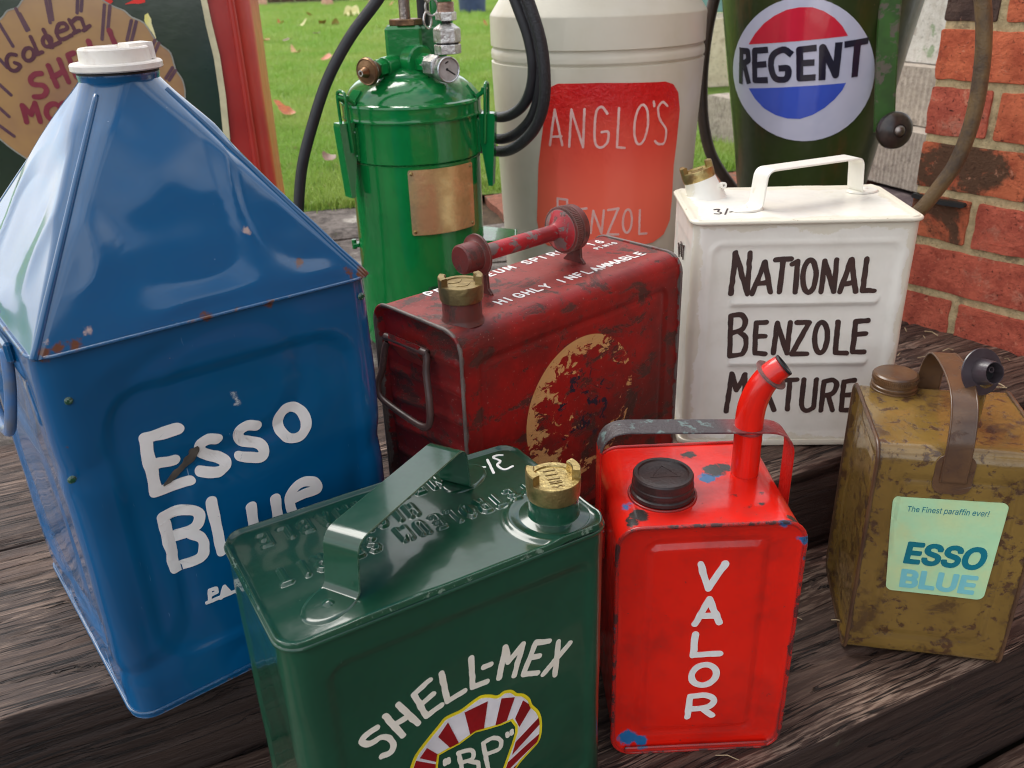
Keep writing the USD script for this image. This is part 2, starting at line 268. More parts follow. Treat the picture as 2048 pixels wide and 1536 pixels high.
TR = json.loads('''{"blue":{"E":{"w":0.0085,"s":[[[-0.0431,0.2324],[-0.0666,0.2329],[-0.0673,0.1891],[-0.0432,0.1883]],[[-0.0652,0.2109],[-0.0501,0.2092]]]},"s1":{"w":0.0085,"s":[[[-0.0184,0.2144],[-0.0242,0.2165],[-0.0307,0.2144],[-0.0313,0.2084],[-0.0256,0.2033],[-0.0191,0.1991],[-0.0151,0.1934],[-0.0179,0.1886],[-0.0241,0.1887],[-0.0342,0.193]]]},"s2":{"w":0.0085,"s":[[[0.0128,0.2139],[0.0061,0.2163],[-0.0007,0.2142],[-0.0012,0.208],[0.006,0.2027],[0.0129,0.198],[0.0154,0.1916],[0.0112,0.1878],[0.0044,0.1902],[-0.0035,0.1945]]]},"o":{"w":0.0085,"s":[[[0.051,0.1992],[0.0483,0.1955],[0.0445,0.1936],[0.0401,0.1937],[0.036,0.1957],[0.0326,0.1995],[0.0306,0.2043],[0.0301,0.2095],[0.0313,0.2142],[0.034,0.2178],[0.0377,0.2197],[0.0419,0.2197],[0.0461,0.2178],[0.0495,0.2141],[0.0516,0.2093],[0.0522,0.2041],[0.051,0.1992]]]},"u":{"w":0.0085,"s":[[[-0.0029,0.1488],[-0.0032,0.1305],[0.0025,0.1161],[0.0121,0.1182],[0.0154,0.1245]],[[0.0171,0.1483],[0.0165,0.1162],[0.0164,0.1082]]]},"e":{"w":0.0085,"s":[[[0.0316,0.1415],[0.0419,0.1422],[0.053,0.1415],[0.0524,0.1476],[0.0446,0.1524],[0.0361,0.1518],[0.0293,0.1444],[0.0284,0.1318],[0.0329,0.1219],[0.0459,0.1187]]]},"B":{"w":0.0085,"s":[[[-0.0668,0.1222],[-0.0667,0.1679]],[[-0.0667,0.1679],[-0.0537,0.168],[-0.0444,0.1633],[-0.0421,0.1562],[-0.0471,0.1493],[-0.0617,0.1482]],[[-0.0508,0.1461],[-0.0439,0.1386],[-0.0431,0.1313],[-0.0485,0.1225],[-0.0668,0.1222]]]},"l":{"w":0.0085,"s":[[[-0.0314,0.1661],[-0.0315,0.1213]]]},"P":{"w":0.0032,"s":[[[-0.048,0.0816],[-0.0464,0.0914]],[[-0.0464,0.0914],[-0.0414,0.0908],[-0.0416,0.0868],[-0.0469,0.0864]]]},"A":{"w":0.0032,"s":[[[-0.0396,0.0797],[-0.0352,0.0888],[-0.0316,0.0802]],[[-0.0378,0.0831],[-0.0332,0.0831]]]},"R":{"w":0.0032,"s":[[[-0.0256,0.0925],[-0.0256,0.0791]],[[-0.0256,0.0925],[-0.0196,0.0908],[-0.0207,0.0846],[-0.0257,0.0852],[-0.0206,0.0785]]]},"line":{"w":0.0032,"s":[[[-0.0503,0.0811],[-0.0266,0.0803],[-0.0076,0.0799],[0.0161,0.0795]]]}},"shell":{"S":{"w":0.0047,"s":[[[-0.0696,0.173],[-0.0775,0.1713],[-0.0813,0.1664],[-0.0763,0.1617],[-0.0683,0.1628],[-0.0622,0.1586],[-0.0597,0.1499],[-0.0625,0.145],[-0.0691,0.1453]]]},"H":{"w":0.0047,"s":[[[-0.0633,0.1799],[-0.052,0.155]],[[-0.0531,0.1845],[-0.0402,0.1593]],[[-0.057,0.1686],[-0.0469,0.1699]]]},"E":{"w":0.0047,"s":[[[-0.0286,0.1931],[-0.0411,0.1872],[-0.0334,0.1623],[-0.0213,0.1656]],[[-0.0363,0.1752],[-0.0267,0.1793]]]},"L":{"w":0.0047,"s":[[[-0.0193,0.1945],[-0.0163,0.1664],[-0.0024,0.1685]]]},"L2":{"w":0.0047,"s":[[[0.0043,0.1963],[0.0042,0.1685],[0.0157,0.1678]]]},"dash":{"w":0.0047,"s":[[[0.0138,0.1826],[0.0192,0.1826]]]},"M":{"w":0.0047,"s":[[[0.0257,0.1661],[0.032,0.1928],[0.0339,0.1776],[0.0463,0.1887],[0.0383,0.1623]]]},"E2":{"w":0.0047,"s":[[[0.0688,0.1801],[0.0572,0.1846],[0.0461,0.1597],[0.0582,0.1543]],[[0.0519,0.1726],[0.0602,0.1703]]]},"X":{"w":0.0047,"s":[[[0.0772,0.1759],[0.0735,0.1446]],[[0.0876,0.1696],[0.0633,0.1507]]]},"B":{"w":0.0036,"s":[[[-0.0112,0.113],[-0.0088,0.0884]],[[-0.0112,0.1136],[-0.0026,0.111],[0.0008,0.1063],[-0.0006,0.1005],[-0.0096,0.1022]],[[-0.0033,0.1002],[0.004,0.0938],[0.0047,0.0866],[-0.0088,0.0884]]]},"P":{"w":0.0036,"s":[[[0.0092,0.111],[0.0126,0.0802]],[[0.0092,0.111],[0.0179,0.1111],[0.0243,0.1046],[0.0228,0.0969],[0.0113,0.0979]]]},"q1":{"w":0.0036,"s":[[[-0.0223,0.1124],[-0.0224,0.1088]],[[-0.0197,0.1121],[-0.0197,0.1087]]]},"q2":{"w":0.0036,"s":[[[0.0302,0.1084],[0.0306,0.1055]],[[0.0342,0.1087],[0.0344,0.1057]]]},"emb_outer":{"p":[[-0.0526,0.1048],[-0.0512,0.1154],[-0.049,0.1234],[-0.0454,0.1307],[-0.041,0.1356],[-0.0325,0.1429],[-0.0261,0.1477],[-0.0197,0.1526],[-0.0126,0.1529],[-0.0054,0.1531],[0.003,0.1558],[0.0104,0.1572],[0.0177,0.1544],[0.024,0.1504],[0.0294,0.1518],[0.0359,0.1495],[0.0401,0.1441],[0.0456,0.1405],[0.051,0.133],[0.0531,0.1254],[0.0587,0.1158],[0.0614,0.1049],[0.0611,0.0915],[0.058,0.0824],[0.0497,0.0765],[0.039,0.0692],[0.0293,0.0571],[0.0196,0.0451],[0.0081,0.0442],[-0.0051,0.0488],[-0.0198,0.0588],[-0.0318,0.071],[-0.0451,0.0867]]},"emb_inner":{"p":[[-0.0313,0.0909],[-0.03,0.1115],[-0.028,0.122],[-0.0198,0.1227],[-0.0104,0.1228],[0.0035,0.1267],[0.0152,0.1237],[0.026,0.1213],[0.0349,0.1207],[0.0391,0.1111],[0.0389,0.1046],[0.0351,0.0935],[0.0277,0.0755],[0.0215,0.0636],[0.0055,0.06],[-0.0148,0.0693]]},"bar0":{"p":[[-0.0501,0.1223],[-0.0457,0.1272],[-0.0297,0.1134],[-0.0302,0.1086]]},"bar1":{"p":[[-0.0417,0.1272],[-0.0357,0.1336],[-0.0282,0.1229],[-0.0295,0.1159]]},"bar2":{"p":[[-0.0263,0.1386],[-0.0176,0.1475],[-0.0106,0.1233],[-0.0177,0.1227]]},"bar3":{"p":[[-0.0041,0.1493],[0.0151,0.1497],[0.0104,0.1254],[-0.0008,0.1247]]},"bar4":{"p":[[0.0265,0.1465],[0.0376,0.1417],[0.03,0.1223],[0.0201,0.1224]]},"bar5":{"p":[[0.0448,0.1345],[0.0522,0.1246],[0.0407,0.1095],[0.0373,0.12]]},"bar6":{"p":[[0.0591,0.1095],[0.059,0.1016],[0.0337,0.0842],[0.0372,0.0956]]},"bar7":{"p":[[0.0594,0.0919],[0.0575,0.0848],[0.0251,0.0682],[0.0289,0.0782]]},"bar8":{"p":[[0.0473,0.0752],[0.0401,0.0699],[0.0225,0.0615],[0.0244,0.0659]]}},"shell_top":{"three":{"w":0.0022,"s":[[[0.1072,0.0585],[0.1031,0.0605],[0.0988,0.0587],[0.1007,0.0508],[0.0952,0.0461],[0.0967,0.0373],[0.105,0.0382]]]},"slash":{"w":0.0022,"s":[[[0.0927,0.0583],[0.0866,0.037]]]},"dash":{"w":0.0022,"s":[[[0.0823,0.0506],[0.0853,0.0491]]]}},"valor":{"V":{"w":0.0058,"s":[[[-0.0071,0.2018],[0.0005,0.1777],[0.0125,0.2014]]]},"A":{"w":0.0058,"s":[[[-0.0083,0.1418],[0.0018,0.1666],[0.012,0.1423]],[[-0.0037,0.1501],[0.0086,0.1494]]]},"L":{"w":0.0058,"s":[[[-0.007,0.1309],[-0.008,0.1089],[0.0144,0.1093]]]},"O":{"w":0.0058,"s":[[[0.0132,0.0873],[0.0126,0.0829],[0.0105,0.079],[0.0072,0.0762],[0.0032,0.0749],[-0.0009,0.0755],[-0.0044,0.0776],[-0.0069,0.0811],[-0.0078,0.0854],[-0.0072,0.0898],[-0.0051,0.0937],[-0.0018,0.0964],[0.0022,0.0977],[0.0062,0.0972],[0.0097,0.095],[0.0122,0.0916],[0.0132,0.0873]]]},"R":{"w":0.0058,"s":[[[-0.0086,0.0391],[-0.0076,0.0625]],[[-0.0076,0.0625],[0.006,0.0632],[0.0135,0.0569],[0.0081,0.0493],[-0.0071,0.0479]],[[0.004,0.048],[0.0126,0.0394]]]}},"white":{"N":{"w":0.0045,"s":[[[-0.0743,0.1897],[-0.0728,0.2362],[-0.0565,0.1894],[-0.0575,0.2354]]]},"A":{"w":0.0045,"s":[[[-0.0513,0.1893],[-0.0407,0.2254],[-0.0315,0.1913]],[[-0.045,0.201],[-0.0348,0.2019]]]},"T":{"w":0.0045,"s":[[[-0.0293,0.2276],[-0.0134,0.2282]],[[-0.0216,0.2274],[-0.0219,0.1912]]]},"I":{"w":0.0045,"s":[[[-0.0113,0.2224],[-0.0059,0.2258],[-0.0049,0.1909]]]},"O":{"w":0.0045,"s":[[[0.0155,0.2026],[0.0145,0.1964],[0.0126,0.192],[0.01,0.1902],[0.0072,0.1912],[0.0046,0.1949],[0.0026,0.2006],[0.0015,0.2076],[0.0014,0.2146],[0.0025,0.2207],[0.0044,0.2249],[0.0069,0.2267],[0.0096,0.2257],[0.0122,0.2221],[0.0142,0.2165],[0.0154,0.2096],[0.0155,0.2026]]]},"N2":{"w":0.0045,"s":[[[0.0231,0.1904],[0.0231,0.2252],[0.037,0.1901],[0.0353,0.2264]]]},"A2":{"w":0.0045,"s":[[[0.0436,0.19],[0.0511,0.2267],[0.0605,0.1897]],[[0.0479,0.1986],[0.0576,0.2004]]]},"L":{"w":0.0045,"s":[[[0.0669,0.2267],[0.0678,0.1904],[0.0802,0.1902]]]},"B":{"w":0.0045,"s":[[[-0.0723,0.1641],[-0.07,0.1156]],[[-0.0723,0.1641],[-0.0611,0.1647],[-0.0557,0.1581],[-0.0575,0.1483],[-0.0699,0.1428]],[[-0.0617,0.1443],[-0.0531,0.1359],[-0.0543,0.12],[-0.0609,0.1159],[-0.07,0.1152]]]},"E":{"w":0.0045,"s":[[[-0.0325,0.1553],[-0.0438,0.155],[-0.042,0.1182],[-0.0304,0.1172]],[[-0.043,0.1382],[-0.0325,0.1389]]]},"N3":{"w":0.0045,"s":[[[-0.0213,0.1179],[-0.0204,0.1543],[-0.0061,0.1177],[-0.0062,0.1547]]]},"Z":{"w":0.0045,"s":[[[0.0012,0.1548],[0.0147,0.1545],[-0.0007,0.1167],[0.0161,0.1165]]]},"O2":{"w":0.0045,"s":[[[0.0366,0.1302],[0.0357,0.1239],[0.0339,0.1195],[0.0314,0.1177],[0.0286,0.1187],[0.026,0.1224],[0.0239,0.1282],[0.0228,0.1352],[0.0227,0.1423],[0.0236,0.1485],[0.0255,0.1528],[0.0279,0.1546],[0.0307,0.1536],[0.0333,0.15],[0.0353,0.1443],[0.0365,0.1374],[0.0366,0.1302]]]},"L2":{"w":0.0045,"s":[[[0.046,0.1549],[0.0478,0.1175],[0.0601,0.1167]]]},"E2":{"w":0.0045,"s":[[[0.0786,0.1559],[0.0653,0.1552],[0.0667,0.1183],[0.0795,0.1184]],[[0.066,0.1395],[0.0779,0.1403]]]},"M":{"w":0.0045,"s":[[[-0.0685,0.045],[-0.0656,0.0932],[-0.059,0.0723],[-0.0502,0.0915],[-0.049,0.0455]]]},"I2":{"w":0.0045,"s":[[[-0.0408,0.0832],[-0.0399,0.0462]]]},"X":{"w":0.0045,"s":[[[-0.0294,0.0453],[-0.0149,0.0829]],[[-0.0295,0.0823],[-0.0133,0.0459]]]},"T2":{"w":0.0045,"s":[[[-0.0078,0.084],[0.0087,0.0844]],[[0.0009,0.0839],[0.0019,0.0462]]]},"U":{"w":0.0045,"s":[[[0.0167,0.0843],[0.0176,0.0524],[0.0232,0.0447],[0.0296,0.0469],[0.0317,0.0522],[0.0306,0.0841]]]},"R":{"w":0.0045,"s":[[[0.0398,0.0818],[0.0405,0.0445]],[[0.0398,0.0818],[0.0496,0.0834],[0.0545,0.0772],[0.0517,0.0668],[0.0409,0.0631]],[[0.0467,0.0639],[0.0538,0.0447]]]},"E3":{"w":0.0045,"s":[[[0.0735,0.0827],[0.0622,0.0811],[0.0639,0.0445],[0.0772,0.0444]],[[0.063,0.0637],[0.0729,0.0643]]]}},"white_top":{"three":{"w":0.0022,"s":[[[-0.0899,-0.0245],[-0.0837,-0.0232],[-0.087,-0.0319],[-0.0843,-0.0368],[-0.0871,-0.0424],[-0.092,-0.0409]]]},"slash":{"w":0.0022,"s":[[[-0.0743,-0.0209],[-0.0817,-0.0452]]]},"dash":{"w":0.0022,"s":[[[-0.0743,-0.0353],[-0.0663,-0.0324]]]}},"white_left":{"a":{"w":0.003,"s":[[[0.0282,0.2183],[0.0182,0.2046]],[[0.0151,0.2205],[0.0131,0.2095]],[[0.0099,0.225],[0.0028,0.2242],[-0.0002,0.2103]],[[-0.0097,0.2262],[-0.0114,0.2105]],[[-0.004,0.2238],[-0.0157,0.2277]]]}},"churn":{"A":{"w":0.0042,"s":[[[-0.5313,0.3876],[-0.4735,0.4404],[-0.4081,0.3887]],[[-0.5189,0.4],[-0.4158,0.4018]]]},"N":{"w":0.0042,"s":[[[-0.343,0.3867],[-0.3201,0.441],[-0.2162,0.3864],[-0.2041,0.4417]]]},"G":{"w":0.0042,"s":[[[-0.0059,0.4347],[-0.0549,0.4447],[-0.1043,0.4351],[-0.1113,0.3955],[-0.0612,0.3857],[-0.0003,0.3931],[0.005,0.4081],[-0.0512,0.4083]]]},"L":{"w":0.0042,"s":[[[0.0958,0.4419],[0.0882,0.3854],[0.1585,0.3837]]]},"O":{"w":0.0042,"s":[[[0.3671,0.4058],[0.3533,0.3972],[0.3337,0.3909],[0.311,0.3876],[0.2879,0.3878],[0.2675,0.3914],[0.2521,0.398],[0.2434,0.4067],[0.2424,0.4165],[0.249,0.4262],[0.2623,0.4347],[0.2808,0.4409],[0.3025,0.4441],[0.3249,0.444],[0.3455,0.4405],[0.3617,0.4341],[0.3715,0.4254],[0.3734,0.4156],[0.3671,0.4058]]]},"ap":{"w":0.0042,"s":[[[0.4185,0.4477],[0.4286,0.4411]]]},"S":{"w":0.0042,"s":[[[0.5754,0.4388],[0.5156,0.4457],[0.4713,0.4375],[0.4978,0.4212],[0.5803,0.4037],[0.5711,0.3855],[0.5016,0.3844],[0.4602,0.3897]]]},"B":{"w":0.0042,"s":[[[-0.4679,0.3062],[-0.4691,0.2533]],[[-0.4607,0.3063],[-0.3701,0.3052],[-0.3713,0.2921],[-0.4571,0.2835]],[[-0.4282,0.2849],[-0.3519,0.277],[-0.3747,0.2568],[-0.4691,0.2533]]]},"E":{"w":0.0042,"s":[[[-0.1832,0.2928],[-0.2694,0.2907],[-0.2707,0.2511],[-0.1958,0.251]],[[-0.27,0.2721],[-0.2028,0.2731]]]},"N2":{"w":0.0042,"s":[[[-0.142,0.2534],[-0.1199,0.289],[-0.0373,0.2526],[-0.0189,0.2891]]]},"Z":{"w":0.0042,"s":[[[0.0205,0.2896],[0.1201,0.2914],[0.0195,0.2507],[0.1289,0.2497]]]},"O2":{"w":0.0042,"s":[[[0.2575,0.2635],[0.2479,0.2573],[0.2332,0.253],[0.2156,0.2514],[0.198,0.2526],[0.1832,0.2565],[0.1732,0.2624],[0.1696,0.2695],[0.1728,0.2766],[0.1823,0.2828],[0.1966,0.287],[0.2137,0.2886],[0.231,0.2874],[0.246,0.2836],[0.2564,0.2777],[0.2604,0.2706],[0.2575,0.2635]]]},"L2":{"w":0.0042,"s":[[[0.3395,0.2855],[0.3465,0.2467],[0.4332,0.2459]]]},"label":{"p":[[-0.7119,0.2666],[-0.6645,0.3553],[-0.5776,0.4315],[-0.5504,0.4605],[-0.5284,0.4706],[-0.4411,0.4773],[-0.0726,0.4783],[0.5355,0.4743],[0.6277,0.4694],[0.7035,0.456],[0.747,0.4297],[0.7399,0.3851],[0.7259,0.3471],[0.741,0.2912],[0.7358,0.2588],[0.6589,0.2381],[0.5203,0.2289],[0.3136,0.2272],[-0.0486,0.2281],[-0.4044,0.2253],[-0.6004,0.2276],[-0.6882,0.2423]]}},"regent":{"disc":{"p":[[0.3616,0.473],[0.3875,0.4586],[0.3965,0.4445],[0.3868,0.4308],[0.358,0.418],[0.3111,0.4062],[0.2482,0.3956],[0.1718,0.3863],[0.0845,0.3785],[-0.0115,0.3722],[-0.1143,0.3676],[-0.2221,0.3646],[-0.3338,0.3634],[-0.4481,0.3639],[-0.564,0.366],[-0.6804,0.3699],[-0.7962,0.3755],[-0.9104,0.3826],[-1.0214,0.3912],[-1.1271,0.4012],[-1.2244,0.4125],[-1.3085,0.425],[-1.3721,0.4385],[-1.4062,0.453],[-1.4048,0.4681],[-1.3704,0.4834],[-1.3123,0.4985],[-1.2397,0.513],[-1.1592,0.5265],[-1.0747,0.5387],[-0.9885,0.5495],[-0.9018,0.5588],[-0.8153,0.5664],[-0.7294,0.5724],[-0.6442,0.5766],[-0.5599,0.579],[-0.4765,0.5797],[-0.3941,0.5786],[-0.3126,0.5759],[-0.2321,0.5715],[-0.1528,0.5654],[-0.075,0.5579],[0.0011,0.5489],[0.0747,0.5386],[0.1451,0.5271],[0.2109,0.5146],[0.2705,0.5013],[0.3216,0.4873]]},"red":{"p":[[-1.0606,0.5105],[-0.9725,0.5261],[-0.8593,0.5421],[-0.7384,0.5539],[-0.6237,0.5618],[-0.5059,0.5652],[-0.3911,0.565],[-0.2828,0.5591],[-0.1833,0.5498],[-0.1012,0.5382],[-0.0317,0.5245],[-0.4819,0.5181]]},"blue":{"p":[[-1.0832,0.4412],[-0.9891,0.4264],[-0.8562,0.4127],[-0.7059,0.4039],[-0.5594,0.3995],[-0.4097,0.3995],[-0.27,0.4063],[-0.1496,0.4172],[-0.0512,0.4302],[0.016,0.4438],[0.0408,0.4543],[-0.4425,0.4495]]},"R":{"w":0.0115,"s":[[[-1.1861,0.4994],[-1.2282,0.4518]],[[-1.1861,0.4994],[-1.0828,0.4993],[-1.0766,0.4857],[-1.1988,0.477]],[[-1.1484,0.4776],[-1.0924,0.4535]]]},"E":{"w":0.0115,"s":[[[-0.8477,0.5031],[-0.9815,0.5011],[-0.9895,0.4557],[-0.8458,0.4571]],[[-0.9853,0.4792],[-0.8643,0.4812]]]},"G":{"w":0.0115,"s":[[[-0.5775,0.5002],[-0.6446,0.5046],[-0.7493,0.4964],[-0.7757,0.4797],[-0.723,0.4613],[-0.614,0.4598],[-0.5782,0.4663],[-0.587,0.4766],[-0.6508,0.4767]]]},"E2":{"w":0.0115,"s":[[[-0.3464,0.5071],[-0.477,0.505],[-0.4496,0.4622],[-0.3231,0.4636]],[[-0.4629,0.4848],[-0.3514,0.4859]]]},"N":{"w":0.0115,"s":[[[-0.2206,0.4644],[-0.2536,0.5084],[-0.082,0.467],[-0.1012,0.5105]]]},"T":{"w":0.0115,"s":[[[-0.0113,0.5122],[0.1606,0.5156]],[[0.0837,0.5131],[0.1239,0.4677]]]}},"golden":{"fan":{"p":[[-0.1796,0.4702],[-0.1653,0.4828],[-0.1495,0.4873],[-0.1367,0.5],[-0.1135,0.5137],[-0.0893,0.5223],[-0.0629,0.5243],[-0.0386,0.5163],[-0.0208,0.4944],[-0.0056,0.4835],[0.0098,0.4762],[0.0192,0.466],[0.0367,0.4562],[0.0477,0.4328],[0.0573,0.4207],[0.0693,0.4084],[0.0723,0.3821],[0.0803,0.364],[0.0792,0.3355],[0.0611,0.2909],[0.0105,0.2433],[-0.0612,0.2158],[-0.1261,0.2173],[-0.1702,0.2343],[-0.2002,0.2567],[-0.2275,0.2867],[-0.2485,0.3228],[-0.2554,0.3665],[-0.2466,0.412],[-0.2184,0.4482]]},"ribs":{"w":0.0045,"s":[[[-0.1516,0.4841],[-0.1438,0.452]],[[-0.1477,0.4768],[-0.1406,0.4533]],[[-0.1048,0.4952],[-0.1063,0.4621]],[[-0.0991,0.495],[-0.1016,0.4663]],[[-0.0578,0.4935],[-0.0628,0.4749]],[[-0.0512,0.4933],[-0.0563,0.4776]],[[-0.0191,0.4849],[-0.0339,0.434]],[[-0.0112,0.4832],[-0.0214,0.4498]],[[0.017,0.4601],[0.0041,0.4308]],[[0.0242,0.4583],[0.0106,0.429]],[[0.0474,0.4288],[0.0365,0.4126]],[[0.0526,0.4241],[0.0417,0.4078]],[[0.067,0.3849],[0.0528,0.3685]],[[0.0708,0.3801],[0.0577,0.3651]],[[-0.1813,0.4637],[-0.1699,0.4297]],[[-0.1949,0.4116],[-0.1868,0.3978]],[[-0.205,0.3731],[-0.1918,0.3555]],[[-0.2145,0.3367],[-0.2034,0.322]],[[-0.2217,0.309],[-0.2039,0.2904]]]},"G":{"w":0.0062,"s":[[[-0.1689,0.4163],[-0.1774,0.4175],[-0.1845,0.4096],[-0.1836,0.3961],[-0.1749,0.3927],[-0.1665,0.3998],[-0.1733,0.4046]]]},"o":{"w":0.0062,"s":[[[-0.1429,0.4129],[-0.1461,0.4088],[-0.1504,0.4067],[-0.1545,0.4071],[-0.1573,0.4099],[-0.1582,0.4144],[-0.1568,0.4193],[-0.1535,0.4234],[-0.1493,0.4255],[-0.1452,0.4252],[-0.1424,0.4224],[-0.1415,0.4179],[-0.1429,0.4129]]]},"l":{"w":0.0062,"s":[[[-0.1404,0.4423],[-0.1351,0.4162]],[[-0.1389,0.4156],[-0.1285,0.4189]]]},"d":{"w":0.0062,"s":[[[-0.1189,0.4524],[-0.1121,0.4255]],[[-0.1116,0.432],[-0.1143,0.4286],[-0.1177,0.4268],[-0.1211,0.4271],[-0.1234,0.4294],[-0.1241,0.4332],[-0.123,0.4373],[-0.1203,0.4408],[-0.1169,0.4426],[-0.1135,0.4423],[-0.1112,0.4399],[-0.1105,0.4362],[-0.1116,0.432]],[[-0.115,0.4257],[-0.0986,0.4324]]]},"e":{"w":0.0062,"s":[[[-0.0995,0.4472],[-0.0835,0.4524],[-0.0848,0.4598],[-0.0939,0.4587],[-0.1003,0.4472],[-0.0961,0.4367],[-0.0786,0.4419]]]},"n":{"w":0.0062,"s":[[[-0.0768,0.4653],[-0.0717,0.446]],[[-0.0758,0.4601],[-0.0652,0.4677],[-0.0582,0.466],[-0.0559,0.4498]],[[-0.0748,0.4454],[-0.0651,0.4487]],[[-0.0592,0.4484],[-0.048,0.4553]]]},"S":{"w":0.0085,"s":[[[-0.138,0.3862],[-0.1486,0.3852],[-0.1564,0.378],[-0.1538,0.3703],[-0.1409,0.368],[-0.1361,0.3601],[-0.1435,0.3512],[-0.1572,0.3504]]]},"H":{"w":0.0085,"s":[[[-0.1247,0.3977],[-0.119,0.3653]],[[-0.1064,0.4058],[-0.0995,0.3712]],[[-0.1224,0.3793],[-0.1029,0.389]]]},"E":{"w":0.0085,"s":[[[-0.0818,0.4152],[-0.0915,0.4119],[-0.0859,0.3774],[-0.0744,0.3814]],[[-0.0888,0.3943],[-0.0781,0.3984]]]},"L":{"w":0.0085,"s":[[[-0.0554,0.4319],[-0.0491,0.3923],[-0.0327,0.3976]]]},"L2":{"w":0.0085,"s":[[[-0.0198,0.4468],[-0.0123,0.4073],[0.0041,0.4126]]]},"M":{"w":0.0085,"s":[[[-0.1789,0.3118],[-0.1789,0.3385],[-0.1693,0.3231],[-0.1589,0.3404],[-0.1578,0.3113]]]},"O":{"w":0.0085,"s":[[[-0.1239,0.3213],[-0.1275,0.3166],[-0.1324,0.3137],[-0.1376,0.3132],[-0.142,0.3152],[-0.1447,0.3192],[-0.1453,0.3244],[-0.1436,0.3299],[-0.14,0.3345],[-0.1351,0.3374],[-0.13,0.3379],[-0.1256,0.336],[-0.1228,0.332],[-0.1222,0.3268],[-0.1239,0.3213]]]},"T":{"w":0.0085,"s":[[[-0.1181,0.3372],[-0.0922,0.3436]],[[-0.1051,0.3404],[-0.1001,0.3156]]]},"O2":{"w":0.0085,"s":[[[-0.0655,0.3272],[-0.069,0.3225],[-0.0736,0.3196],[-0.0785,0.3191],[-0.0827,0.321],[-0.0853,0.325],[-0.0858,0.3303],[-0.0842,0.3358],[-0.0808,0.3405],[-0.0762,0.3433],[-0.0713,0.3439],[-0.0672,0.342],[-0.0645,0.338],[-0.0639,0.3328],[-0.0655,0.3272]]]},"R":{"w":0.0085,"s":[[[-0.0571,0.3209],[-0.0555,0.3493],[-0.0415,0.3501],[-0.0442,0.3376],[-0.0563,0.3352],[-0.0407,0.3247]]]},"cream":{"p":[[0.1395,0.5015],[0.1422,0.4481],[0.1463,0.4008],[0.1454,0.3359],[0.1408,0.267],[0.1277,0.1545],[0.1106,0.004],[0.0998,0.0051],[0.1165,0.1554],[0.1299,0.2677],[0.1347,0.3365],[0.1359,0.3973],[0.132,0.4446],[0.1301,0.5019]]},"red1":{"p":[[-0.0196,0.4996],[-0.0164,0.4898],[-0.0112,0.4859],[-0.0058,0.4895],[-0.0121,0.4993]]},"red2":{"p":[[0.0131,0.485],[0.024,0.4891],[0.0364,0.4931],[0.044,0.4929],[0.0429,0.4869],[0.0332,0.4851],[0.0234,0.4862]]},"yel":{"p":[[0.0397,0.4675],[0.0441,0.4696],[0.0471,0.4611],[0.0463,0.4536],[0.0481,0.4428],[0.0492,0.4319],[0.0455,0.4413],[0.0387,0.4508],[0.0375,0.46]]}}}''')
UP = 0.11274      # top of the upper sleepers; the top of the lower one is z = 0
def rnd3(P, s, seed): return fbm(P * s, 3, seed) - .5
# ------------------------------------------------------------------ materials
def blobs(g, v, spots, soft=.0015, wob=.0034, nsc=150.):
    """mask of worn patches: list of (centre, radius), outlines broken up by noise"""
    nz = g.m('multiply', g.m('subtract', g.noise(v, nsc, 5, .65), .5), wob * 4)
    acc = None
    for c, r in spots:
        d = g.m('add', g.m('subtract', g.dist(v, c), r), nz); k = g.m('subtract', 1.0, g.step(d, -soft, soft))
        acc = k if acc is None else g.m('maximum', acc, k)
    return acc
def boxedge(g, v, dims, wd):
    x, y, z = g.xyz(v); W_, D_, H_ = dims; a = g.m('subtract', W_ / 2, g.m('absolute', x)); b_ = g.m('subtract', D_ / 2, g.m('absolute', y)); c = g.m('subtract', H_ / 2, g.m('absolute', g.m('subtract', z, H_ / 2)))
    s2 = g.m('maximum', g.m('minimum', a, b_), g.m('minimum', g.m('maximum', a, b_), c)); return g.m('subtract', 1.0, g.step(s2, .0, wd))
